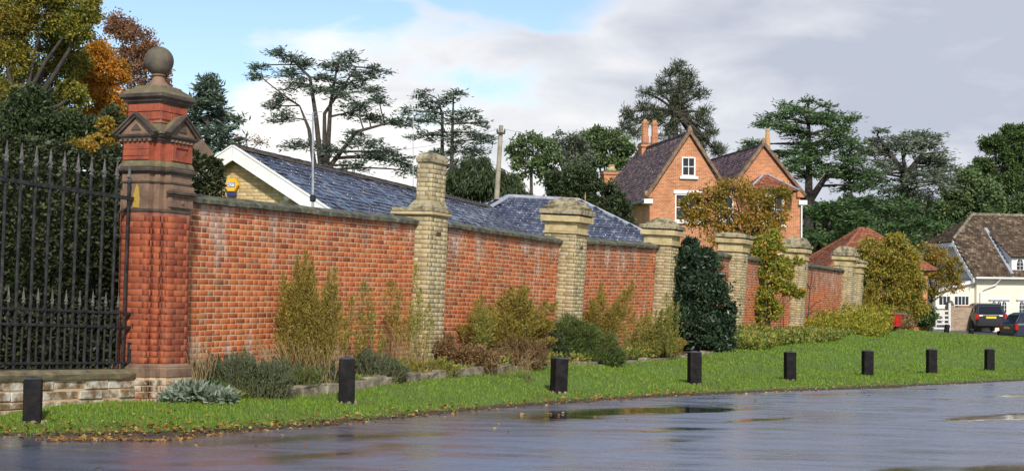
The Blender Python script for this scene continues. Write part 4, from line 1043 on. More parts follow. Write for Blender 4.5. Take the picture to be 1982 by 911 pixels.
    cu = D.curves.new('lettering', 'FONT'); cu.body = 'ADT'; cu.size = 0.085; cu.extrude = 0.002; cu.align_x = 'CENTER'; cu.align_y = 'CENTER'
    tmp = D.objects.new('lettering', cu); COL.objects.link(tmp)
    bpy.context.view_layer.update()
    dg = bpy.context.evaluated_depsgraph_get(); me = D.meshes.new_from_object(tmp.evaluated_get(dg)); D.objects.remove(tmp)
    me.materials.clear(); me.materials.append(M['navy'])
    lt = link('lettering', me, ab); lt.matrix_local = Matrix.Translation((0, -0.0965, 0.004)) @ Matrix.Rotation(math.pi / 2, 4, 'X') @ Matrix.Diagonal((1.0, 1, 1, 1))
    # white aerial mast clamped in front of the roof
    mp_ = P(614, 388, 25.6); mt = P(614, 218, 25.6)
    ms = empty('aerial_mast', (mp_.x, mp_.y, gz(mp_.x, mp_.y)), 0, 'slim white aerial mast in front of the slate roof', 'mast', tilt=-1.5)
    h0 = mp_.z - gz(mp_.x, mp_.y); h1 = mt.z - gz(mp_.x, mp_.y)
    MB().lathe([(0.026, 0), (0.026, h0), (0.022, h0 + 0.02), (0.016, h1)], 8).build('pole', M['grey_metal'], ms)
    MB().lathe([(0.045, h0 - 0.02), (0.055, h0), (0.055, h0 + 0.08), (0.035, h0 + 0.10)], 10).build('clamp', M['black_plastic'], ms)
    for k, (dx, dz) in enumerate(((0.16, 0.02), (-0.14, 0.03), (0.10, 0.05), (-0.2, 0.06))):
        MB().tube([(0, 0, h1 - 0.05 * k), (dx, 0.05, h1 - 0.05 * k + dz)], 0.006, 4).build('aerial_rod', M['grey_metal'], ms)
    # hipped slate block beyond
    rA, rB = P(985, 381, 49.5), P(1062, 381, 52.5)
    e0, e1 = P(868, 447, 45.5), P(1262, 475, 47.5)
    root2 = empty('hipped_slate_outbuilding', (rA.x, rA.y, gz(rA.x, rA.y)), 0, 'outbuilding with a hipped blue slate roof behind the pyramid capped pillar', 'building')
    iv = root2.matrix_world.inverted(); L_ = lambda p: iv @ Vector(p)
    zE = (e0.z + e1.z) / 2 - 0.2
    f0, f1 = Vector((e0.x - 0.3, e0.y - 0.3, zE)), Vector((e1.x + 1.0, e1.y + 0.6, zE))
    dirf = (f1 - f0); dirf.z = 0; dn = Vector((-dirf.y, dirf.x, 0)).normalized() * 7.0
    b0, b1 = f0 + dn, f1 + dn
    rB = rA + dirf.normalized() * 2.6
    q0, q1, q2, q3 = [L_(p) for p in (f0, f1, b1, b0)]; s0, s1 = L_((rA.x, rA.y, rA.z)), L_((rB.x, rB.y, rB.z))
    ins_ = 0.35
    cen = (q0 + q1 + q2 + q3) / 4
    wl = [p + (cen - p) * 0.06 for p in (q0, q1, q2, q3)]
    MB().loft([[Vector((p.x, p.y, -0.5)) for p in wl], [Vector((p.x, p.y, q0.z - 0.02)) for p in wl]]).build('walls', M['mortar_cream'], root2)
    for nm, cs in (('f', [q0, q1, s1, s0]), ('l', [q3, q0, s0]), ('r', [q1, q2, s1]), ('b', [q2, q3, s0, s1])):
        poly_face('roof_deck', cs, M['darkstone'], root2, 0.08)
        it = tile_items([tuple(c) for c in cs], 0.25, 0.20, 3.0, 0.35)
        it.sort(key=lambda q: -q[1].translation.z)
        SLATE_P.emit(it, root2, 150 if nm == 'f' else 40 if nm == 'l' else 0, 'slating')
    for a, b in ((q0, s0), (q1, s1), (q2, s1), (q3, s0), (s0, s1)):
        MB().tube([a + Vector((0, 0, 0.02)), b + Vector((0, 0, 0.02))], 0.075, 7).build('lead_hip', M['lead'], root2)
    a = L_(P(937, 408, 46.0)); b = L_(P(972, 434, 44.8))
    # small white cupola with finial behind the pillar cap
    cb = P(1132, 410, 50.5); c0 = iv @ cb
    cup = empty('roof_cupola', (cb.x, cb.y, cb.z - 0.45), 0.2, 'small white roof cupola with a spike finial behind the pillar', 'cupola')
    MB().box(-0.42, 0.42, -0.42, 0.42, -0.5, 0.30).build('louvre_box', M['white'], cup)
    MB().square([(0.56, 0.303), (0.56, 0.33), (0.05, 0.72)]).build('roof', M['lead'], cup)
    MB().lathe([(0.03, 0.70), (0.05, 0.76), (0.015, 0.80), (0.02, 0.98), (0.003, 1.15)], 8).build('finial', M['pot'], cup)
slate_building()

# brown roofed shed just right of the gate pier
def brown_roof():
    c = P(385, 300, 46); z0 = gz(c.x, c.y)
    root = empty('brown_roofed_shed', (c.x, c.y, z0), R(8), 'brown roofed shed seen between the gate pier and the white bargeboard', 'shed')
    t = P(385, 268, 46).z - z0; e = P(385, 345, 46).z - z0
    MB().box(-1.1, 1.0, -1.0, 3, -0.3, e + 0.05).build('walls', M['cream'], root)
    MB().prism([(-1.4, e), (-0.1, t), (0.05, t), (1.15, e), (1.15, e - 0.08), (-1.4, e - 0.08)], 'y', -1.2, 3.2).build('roof', M['tile_brown'], root)
    MB().box(-0.3, 0.3, -1.23, -1.201, e + 0.05, e + 0.1).build('gable_board', M['tile_brown'], root)
    poly_face('hip', [(-1.42, -1.9, e - 0.02), (1.17, -1.9, e - 0.02), (0.05, -1.21, t), (-0.1, -1.21, t)], M['tile_brown'], root)
brown_roof()

# ------------------------------------------------------------------ tiles for far roofs
def far_tile(w, l, t): return slate_shape(w, l, t)
TILE_PURPLE = Pieces('tile', {'s': far_tile(0.19, 0.24, 0.02)}, M['tile_purple'], M['tile_purple'])
TILE_RED = Pieces('tile', {'s': far_tile(0.19, 0.24, 0.02)}, M['tile_red'], M['tile_red'])
TILE_BROWN = Pieces('tile', {'s': far_tile(0.19, 0.24, 0.022)}, M['tile_brown'], M['tile_brown'])
def tiled(corners, P_, root, gauge=0.17):
    poly_face('roof_deck', corners, M['darkstone'], root, 0.06)
    P_.emit(tile_items(corners, 0.19, gauge, 5.0, 1.6), root, 0, 'tiling')

def sash(root, x0, x1, z0, z1, y, nx=2, nz=2, sill=True, header=False):
    """window on the front face y: frame with panes set back in it"""
    w = link('window', None, root)
    m_ = MB(); t = 0.07
    m_.box(x0, x0 + t, y - 0.03, y + 0.05, z0, z1); m_.box(x1 - t, x1, y - 0.03, y + 0.05, z0, z1)
    m_.box(x0 + t + .001, x1 - t - .001, y - 0.03, y + 0.05, z0, z0 + t); m_.box(x0 + t + .001, x1 - t - .001, y - 0.03, y + 0.05, z1 - t, z1)
    m_.build('frame', M['white'], w)
    for i in range(nx):
        for j in range(nz):
            a = x0 + t + (x1 - x0 - 2 * t) * i / nx; b = x0 + t + (x1 - x0 - 2 * t) * (i + 1) / nx
            c = z0 + t + (z1 - z0 - 2 * t) * j / nz; d = z0 + t + (z1 - z0 - 2 * t) * (j + 1) / nz
            MB().box(a + 0.018, b - 0.018, y - 0.004, y + 0.006, c + 0.018, d - 0.018).build('pane', M['glass'], w)
    m_ = MB(); 
    for i in range(1, nx): a = x0 + t + (x1 - x0 - 2 * t) * i / nx; m_.box(a - 0.02, a + 0.02, y - 0.022, y + 0.01, z0 + t, z1 - t)
    for j in range(1, nz): c = z0 + t + (z1 - z0 - 2 * t) * j / nz; m_.box(x0 + t, x1 - t, y - 0.019, y + 0.01, c - 0.02, c + 0.02)
    if m_.v: m_.build('glazing_bar', M['white'], w)
    if sill: MB().box(x0 - 0.14, x1 + 0.14, y - 0.14, y + 0.05, z0 - 0.16, z0 - 0.003).build('sill', M['white'], w, bevel=0.01)
    if header: MB().box(x0 - 0.10, x1 + 0.10, y - 0.08, y + 0.05, z1 + 0.003, z1 + 0.20).build('lintel', M['white'], w, bevel=0.01)
    return w

# ------------------------------------------------------------------ red brick house with two gables
def red_house():
    O = P(1256, 640, 80); z0 = 0.9; a = math.atan2(0.195, 0.98)
    root = empty('red_brick_house', (O.x, O.y, z0), a, 'large red brick house with two steep gables above the garden wall', 'house', tilt=-1.2)
    e1, r1 = 7.05, 10.40; e2, r2 = 7.30, 9.85
    HB = M['house_brick']
    xa, xv, xb = 0.0, 4.45, 8.85; g1, g2 = 2.25, 6.62
    DP = 11.0
    # walls
    MB().prism([(xa, -0.5), (xv - 0.01, -0.5), (xv - 0.01, e1), (g1, r1 - 0.12), (xa, e1)], 'y', 0, DP).build('wall', HB, root)
    MB().prism([(xv + 0.01, -0.5), (xb, -0.5), (xb, e2), (g2, r2 - 0.12), (xv + 0.01, e2 - 0.3)], 'y', 0.06, DP - 1).build('wall', HB, root)
    # roofs
    ov = 0.30
    dz1 = (r1 - e1) / g1
    tiled([(xa - ov, DP + 2.2, e1 - ov * dz1), (xa - ov, -0.02, e1 - ov * dz1), (g1, -0.02, r1), (g1, DP - 0.6, r1)], TILE_PURPLE, root)
    tiled([(xv, -0.02, e1 + 0.02), (xv, DP, e1 + 0.02), (g1, DP - 0.6, r1), (g1, -0.02, r1)], TILE_PURPLE, root)
    tiled([(xv, DP + 2.2, e1 - 0.2), (xa - ov, DP + 2.2, e1 - ov * dz1), (g1, DP - 0.6, r1)], TILE_PURPLE, root)
    dz2 = (r2 - e2) / (g2 - xv)
    tiled([(xv, DP - 1, e2 - 0.25), (xv, 0.04, e2 - 0.25), (g2, 0.04, r2), (g2, DP - 1, r2)], TILE_PURPLE, root)
    tiled([(xb + ov, 0.04, e2 - ov * dz2), (xb + ov, DP - 1, e2 - ov * dz2), (g2, DP - 1, r2), (g2, 0.04, r2)], TILE_PURPLE, root)
    for (x0, z, x1, zt, y) in ((xa - 0.25, e1 - 0.25, g1, r1 + 0.08, 0), (xv, e1 + 0.25, g1, r1 + 0.08, 0), (xv + 0.15, e2 - 0.05, g2, r2 + 0.08, 0.06), (xb + 0.25, e2 - 0.25, g2, r2 + 0.08, 0.06)):
        p, q = Vector((x0, y - 0.06, z)), Vector((x1, y - 0.06, zt))
        MB().bar(p, q, 0.30, 0.16).build('gable_coping', M['sandstone'], root)
    for (x, z, y) in ((g1, r1 + 0.05, -0.06), (g2, r2 + 0.05, 0.0)):
        MB().square([(0.14, z), (0.12, z + 0.18), (0.03, z + 0.34)], x, y).build('apex_stone', M['sandstone'], root)
    # kneelers
    for (x, z, m) in ((-0.12, e1 - 0.35, M['white']), (xb + 0.1, e2 - 0.5, M['white'])):
        MB().box(x - 0.24, x + 0.26, -0.13, 0.35, z - 0.28, z - 0.02).build('eaves_block', m, root, bevel=0.01)
    for (x, z) in ((0.0, e1 - 0.1), (xb + 0.05, e2 - 0.15)):
        MB().box(x - 0.30, x + 0.14, -0.10, 0.3, z - 0.22, z + 0.16).build('kneeler', HB, root, bevel=0.02)
    m_ = MB()
    m_.bar((xa - 0.38, -0.05, e1 - ov * dz1 - 0.06), (xa - 0.38, DP + 2.0, e1 - ov * dz1 - 0.06), 0.13, 0.12); m_.build('gutter', M['black_plastic'], root)
    m_ = MB(); m_.bar((xb + 0.40, 0.0, e2 - ov * dz2 - 0.06), (xb + 0.40, DP - 1, e2 - ov * dz2 - 0.06), 0.13, 0.12); m_.build('gutter', M['black_plastic'], root)
    MB().lathe([(0.05, 0), (0.05, e2 - 0.6)], 8, (xb + 0.06, -0.02)).build('downpipe', M['white'], root)
    # windows
    sash(root, 1.83, 2.62, 7.98, 9.05, 0.0)
    sash(root, 1.45, 2.95, 5.50, 7.00, 0.0, 2, 2, header=True)
    sash(root, 1.45, 2.95, 2.0, 3.8, 0.0, 2, 2, header=True)
    # bay with a hipped roof on the second gable
    bx0, bx1, by = 5.35, 7.95, -1.0
    MB().prism([(bx0, 0.0), (bx0 + 0.45, by), (bx1 - 0.45, by), (bx1, 0.0)], 'z', -0.5, 7.02).build('bay_wall', HB, root)
    MB().box(bx0 + 0.35, bx1 - 0.35, by - 0.05, by + 0.3, 7.023, 7.22).build('bay_fascia', M['white'], root)
    E0, E1, T = 7.22, 8.15, (bx0 + bx1) / 2
    tiled([(bx0 - 0.05, by - 0.3, E0), (bx1 + 0.25, by - 0.3, E0), (T + 0.25, 0.0, E1), (T - 0.05, 0.0, E1)], TILE_RED, root)
    tiled([(bx0 - 0.45, 0.05, E0), (bx0 - 0.05, by - 0.3, E0), (T - 0.05, 0.0, E1)], TILE_RED, root)
    tiled([(bx1 + 0.25, by - 0.3, E0), (bx1 + 0.45, 0.05, E0), (T + 0.25, 0.0, E1)], TILE_RED, root)
    m_ = MB(); m_.tube([(bx0 - 0.08, by - 0.32, E0 + 0.02), (T, -0.02, E1 + 0.05)], 0.07, 6); m_.build('lead_hip', M['lead'], root)
    m_ = MB(); m_.tube([(bx1 + 0.28, by - 0.32, E0 + 0.02), (T + 0.2, -0.02, E1 + 0.05)], 0.05, 6); m_.build('lead_hip', M['lead'], root)
    sash(root, bx0 + 0.55, bx1 - 0.55, 5.35, 6.95, by, 3, 2)
    sash(root, bx0 + 0.55, bx1 - 0.55, 2.0, 3.7, by, 3, 2)
    sash(root, 4.0, 4.85, 5.6, 6.9, 0.0, 1, 2)
    # chimneys
    def stack(name, x, y, w, d, zb, zt, pots, pm):
        c = link(name, None, root)
        MB().box(x - w / 2, x + w / 2, y - d / 2, y + d / 2, zb, zt - 0.25).build('stack', HB, c)
        MB().box(x - w / 2 - 0.06, x + w / 2 + 0.06, y - d / 2 - 0.06, y + d / 2 + 0.06, zt - 0.247, zt - 0.1).build('oversailing_course', HB, c)
        MB().box(x - w / 2 - 0.02, x + w / 2 + 0.02, y - d / 2 - 0.02, y + d / 2 + 0.02, zt - 0.097, zt).build('flaunching', M['coping'], c)
        for (dx, r0, r1_, hh, sq) in pots:
            if sq:
                MB().lathe([(r0 * 1.25, zt), (r0 * 1.25, zt + 0.45), (r0, zt + 0.5), (r0, zt + hh - 0.2), (r1_ * 1.2, zt + hh - 0.15), (r1_ * 1.2, zt + hh)], 8, (x + dx, y)).build('chimney_shaft', HB, c)
                MB().lathe([(r0 * 0.7, zt + hh), (r0 * 0.6, zt + hh + 0.12)], 10, (x + dx, y)).build('pot', M['pot'], c)
            else:
                MB().lathe([(r0 * 1.3, zt), (r0 * 1.3, zt + 0.12), (r0, zt + 0.2), (r1_, zt + hh - 0.1), (r1_ * 1.2, zt + hh - 0.05), (r1_ * 1.1, zt + hh)], 10, (x + dx, y)).build('pot', pm, c)
    stack('chimney', 2.55, 8.6, 1.25, 0.8, 8.0, 10.75, ((-0.30, 0.20, 0.19, 1.35, True), (0.30, 0.20, 0.19, 1.30, True)), M['pot'])
    stack('chimney', 1.55, 14.2, 1.0, 0.8, 4.0, 9.55, ((0.1, 0.22, 0.2, 0.40, False),), M['yellowstone'])
    stack('chimney', 8.72, 4.6, 0.75, 0.7, 6.0, 9.85, ((-0.08, 0.20, 0.11, 1.45, False),), M['pot'])
    MB().box(-1.2, 4.3, 13.2, 17, -0.5, 6.3).build('rear_wing', HB, root)
red_house()

# ------------------------------------------------------------------ red tiled outbuilding at the end of the wall
def red_roof():
    ap = P(1676, 442, 68); z0 = 0.85
    root = empty('red_tiled_outbuilding', (ap.x, ap.y, z0), R(12), 'outbuilding with a hipped red tile roof behind the last wall pillars', 'building', tilt=-1.2)
    r_ = ap.z - z0; e = r_ - 2.0
    MB().box(-2.6, 2.1, -2.2, 2.2, -0.4, e + 0.02).build('wall', M['house_brick'], root)
    c = [(-2.9, -2.5, e), (2.4, -2.5, e), (2.4, 2.5, e), (-2.9, 2.5, e)]; s0, s1 = (-0.15, 0, r_), (0.15, 0, r_)
    tiled([c[0], c[1], s1, s0], TILE_RED, root); tiled([c[3], c[0], s0], TILE_RED, root); tiled([c[1], c[2], s1], TILE_RED, root); tiled([c[2], c[3], s0, s1], TILE_RED, root)
    for a_, b_ in ((c[0], s0), (c[1], s1), (c[3], s0)): MB().tube([Vector(a_), Vector(b_)], 0.08, 6).build('hip_tile', M['tile_red'], root)
red_roof()

# ------------------------------------------------------------------ white cottage
def lancet(x0, x1, z0, z1, n=6):
    w = x1 - x0; zs = z1 - w * 0.8; pts = [(x0, z0), (x1, z0)]
    for k in range(n + 1):
        t = k / n; pts.append((x1 - (w / 2) * (1 - math.cos(t * math.pi / 2)) * 1.0, zs + (z1 - zs) * math.sin(t * math.pi / 2)))
    for k in range(n - 1, -1, -1):
        t = k / n; pts.append((x0 + (w / 2) * (1 - math.cos(t * math.pi / 2)), zs + (z1 - zs) * math.sin(t * math.pi / 2)))
    return pts
def gothic(root, x0, x1, z0, z1, y, n=3, hood=True):
    w = link('gothic_window', None, root)
    MB().box(x0, x1, y - 0.03, y + 0.04, z0, z1).build('frame', M['white'], w)
    for i in range(n):
        a, b = x0 + 0.05 + (x1 - x0 - 0.1) * i / n + 0.03, x0 + 0.05 + (x1 - x0 - 0.1) * (i + 1) / n - 0.03
        pn = MB(); pn.prism(lancet(a, b, z0 + 0.07, z1 - 0.06), 'y', -0.006, 0.0); o = pn.build('pane', M['glass'], w); o.location.y = y - 0.034
        m_ = MB(); cx = (a + b) / 2; m_.box(cx - 0.012, cx + 0.012, y - 0.048, y - 0.0405, z0 + 0.07, z1 - 0.08)
        for k in range(1, 4): zz = z0 + 0.07 + (z1 - z0 - 0.13) * k / 4; m_.box(a, b, y - 0.046, y - 0.0405, zz - 0.01, zz + 0.01)
        m_.build('glazing_bar', M['white'], w)
    if hood: MB().box(x0 - 0.14, x1 + 0.14, y - 0.13, y + 0.03, z1 + 0.01, z1 + 0.09).build('hood_mould', M['white'], w)
    MB().box(x0 - 0.06, x1 + 0.06, y - 0.10, y + 0.03, z0 - 0.08, z0 - 0.003).build('sill', M['white'], w)
def cottage():
    O = P(1890, 640, 85); z0 = 0.72
    root = empty('white_cottage', (O.x, O.y, z0), R(17), 'cream rendered cottage with mossy brown tile roof and arched windows', 'house', tilt=-1.3)
    e, r_, dp, LL = 3.28, 7.05, 6.4, 9.0; hh = 5.45; hd = dp / 2; hx = 1.9
    kk = (r_ - hh) / (r_ - e) * hd
    MB().box(0, LL, 0, dp, -0.5, e).build('wall', M['cream'], root)
    MB().prism([(0.0, e + 0.003), (dp, e + 0.003), (hd + kk - 0.05, hh - 0.1), (hd - kk + 0.05, hh - 0.1)], 'x', 0.0, 0.3).build('gable_wall', M['gable_white'], root)
    ov, el = 0.35, -0.35
    sl = (r_ - e) / hd
    fe = (0 - ov, e - ov * sl * 0.6)
    A0, A1 = (el, -ov, e - 0.12), (LL, -ov, e - 0.12)
    H0 = (el, hd - kk, hh); R0, R1 = (hx, hd, r_), (LL, hd, r_)
    tiled([A0, A1, R1, R0, H0], TILE_BROWN, root)
    Bk0, Bk1, Hb = (el, dp + ov, e - 0.12), (LL, dp + ov, e - 0.12), (el, hd + kk, hh)
    tiled([Bk1, Bk0, Hb, R0, R1], TILE_BROWN, root)
    tiled([(el - 0.15, hd + kk, hh - 0.12), (el - 0.15, hd - kk, hh - 0.12), R0], TILE_BROWN, root)
    MB().tube([(el, hd - kk, hh + 0.03), (hx, hd, r_ + 0.03)], 0.09, 6).build('hip_tile', M['edging'], root)
    MB().tube([(hx, hd, r_ + 0.03), (LL, hd, r_ + 0.03)], 0.10, 6).build('ridge_tile', M['edging'], root)
    # curved white bargeboards
    for sg in (-1, 1):
        pts = []
        for t in np.linspace(0, 1, 7):
            y = (hd - kk) * (1 - t) - (ov - 0.02) * t; z = hh * (1 - t) + (e - 0.16) * t - 0.12 * math.sin(t * math.pi)
            yy = y if sg < 0 else dp - y; pts.append((yy, z))
        m_ = MB(); ring0 = [(el - 0.06, y, z) for y, z in pts]; ring1 = [(el - 0.06, y - sg * -0.0, z - 0.30) for y, z in pts]
        for k in range(len(pts) - 1):
            (ya, za), (yb, zb) = pts[k], pts[k + 1]
            m_.loft([[(el - 0.09, ya, za), (el - 0.03, ya, za), (el - 0.03, ya, za - 0.30), (el - 0.09, ya, za - 0.30)], [(el - 0.09, yb, zb), (el - 0.03, yb, zb), (el - 0.03, yb, zb - 0.30), (el - 0.09, yb, zb - 0.30)]])
        m_.build('bargeboard', M['white'], root)
    MB().box(el - 0.10, el - 0.03, hd - kk - 0.1, hd + kk + 0.1, hh - 0.42, hh - 0.14).build('bargeboard', M['white'], root)
    for k in range(9):
        y = hd - kk + 0.1 + k * (2 * kk - 0.2) / 8
        MB().prism([(y - 0.08, hh - 0.42), (y + 0.08, hh - 0.42), (y, hh - 0.54)], 'x', el - 0.085, el - 0.05).build('scallop', M['white'], root)
    # gutter, downpipe
    MB().bar((el, -ov - 0.08, e - 0.16), (LL, -ov - 0.08, e - 0.16), 0.11, 0.10).build('gutter', M['white'], root)
    MB().tube([(1.35, -ov - 0.06, e - 0.2), (1.2, -0.16, e - 0.55), (0.35, -0.10, e - 0.85), (0.22, -0.09, e - 1.0), (0.22, -0.09, 0)], 0.045, 6).build('downpipe', M['white'], root)
    # windows
    gothic(root, 0.95, 2.1, 0.75, 1.82, 0.0); gothic(root, 2.85, 4.1, 0.75, 1.82, 0.0)
    # cat-slide dormer
    dx0, dx1, dz = 2.45, 5.4, 4.42; yb = (6.15 - e) / sl
    zf = e + 0.02; dy = 0.06
    MB().prism([(dy, zf), (dy, dz), (yb, 6.12), (yb, zf)], 'x', dx0, dx0 + 0.12).build('dormer_cheek', M['white'], root)
    MB().prism([(dy, zf), (dy, dz), (yb, 6.12), (yb, zf)], 'x', dx1 - 0.12, dx1).build('dormer_cheek', M['white'], root)
    MB().box(dx0 + 0.121, dx1 - 0.121, dy, dy + 0.2, zf, dz).build('dormer_front', M['white'], root)
    tiled([(dx0 - 0.12, -0.15, dz - 0.02), (dx1 + 0.12, -0.15, dz - 0.02), (dx1 + 0.12, yb + 0.25, 6.28), (dx0 - 0.12, yb + 0.25, 6.28)], TILE_BROWN, root)
    MB().bar((dx0 - 0.16, -0.2, e + 0.10), (dx0 - 0.16, yb, 6.22), 0.22, 0.07).build('lead_flashing', M['lead'], root)
    gothic(root, dx0 + 0.25, dx0 + 1.35, zf + 0.05, dz - 0.08, dy, 2, False)
    gothic(root, dx0 + 1.5, dx0 + 2.6, zf + 0.05, dz - 0.08, dy, 2, False)
    # lean-to on the gable end
    MB().prism([(-2.6, -0.5), (0, -0.5), (0, 2.95), (-2.6, 2.35)], 'y', 0.25, 4.6).build('lean_to_wall', M['cream'], root)
    MB().prism([(-2.8, 2.33), (0.0, 2.98), (0.0, 3.07), (-2.8, 2.42)], 'y', 0.05, 4.8).build('lean_to_roof', M['lead'], root)
    MB().prism([(-2.82, 2.22), (0.0, 2.87), (0.0, 3.04), (-2.82, 2.39)], 'y', 0.0, 0.045).build('lean_to_fascia', M['white'], root)
    sash(root, -2.45, -1.55, 1.45, 2.1, 0.25, 3, 1); sash(root, -1.4, -0.3, 1.45, 2.1, 0.25, 4, 1)
cottage()

# ------------------------------------------------------------------ stone gate wall, white gate, bin
def gate_and_wall():
    p = P(1868, 640, 83.5)
    root = empty('stone_gate_wall', (p.x, p.y, gz(p.x, p.y) - 0.05), R(10), 'short rubble stone wall with a higher end pier beside the white gate', 'wall', tilt=-1.2)
    MB().box(-0.75, 0.95, -0.18, 0.18, -0.3, 1.42).build('wall_face', M['rubble'], root, bevel=0.02)
    MB().box(-0.55, 0.35, -0.20, 0.20, 1.425, 1.53).build('brick_capping', M['tile_red'], root, bevel=0.02)
    MB().box(-1.15, -0.753, -0.24, 0.24, -0.3, 1.52).build('pier', M['rubble'], root, bevel=0.03)
    MB().square([(0.20, 1.523), (0.17, 1.62), (0.15, 1.72), (0.10, 1.80), (0.02, 1.84)], -0.95, 0).build('pier_cap', M['coping'], root, bevel=0.02)
    g = P(1838, 640, 83.0)
    gt = empty('white_gate', (g.x, g.y, gz(g.x, g.y) - 0.02), R(152), 'white five bar wooden gate standing ajar beside the stone wall', 'gate', tilt=-1.2)
    MB().box(-0.06, 0.06, -0.06, 0.06, -0.2, 1.62).build('hanging_stile', M['white'], gt, bevel=0.01)
    MB().box(0.98, 1.07, -0.04, 0.04, 0.08, 1.28).build('shutting_stile', M['white'], gt, bevel=0.01)
    for k in range(5): MB().box(0.061, 0.979, -0.025, 0.025, 0.12 + 0.25 * k, 0.22 + 0.25 * k).build('bar', M['white'], gt)
    MB().bar((0.08, -0.04, 0.2), (0.96, -0.04, 1.15), 0.03, 0.09).build('diagonal_brace', M['white'], gt)
    b = P(1733, 646, 53.0)
    bn = empty('litter_bin', (b.x, b.y, gz(b.x, b.y)), 0, 'round red litter bin on a short post at the edge of the green', 'litter bin', tilt=-1.0)
    MB().lathe([(0.045, -0.1), (0.045, 0.22)], 8).build('post', M['iron'], bn)
    MB().lathe([(0.155, 0.16), (0.165, 0.17), (0.235, 0.60), (0.225, 0.60), (0.15, 0.19)], 20).build('basket', M['bin_red'], bn)
    for k in range(14):
        an = 2 * math.pi * k / 14
        MB().bar((0.166 * math.cos(an), 0.166 * math.sin(an), 0.18), (0.238 * math.cos(an), 0.238 * math.sin(an), 0.60), 0.022, 0.012).build('slat', M['bin_red'], bn)
    MB().lathe([(0.235, 0.602), (0.262, 0.605), (0.262, 0.67), (0.235, 0.672), (0.225, 0.61)], 20).build('rim', M['finial'], bn)
gate_and_wall()

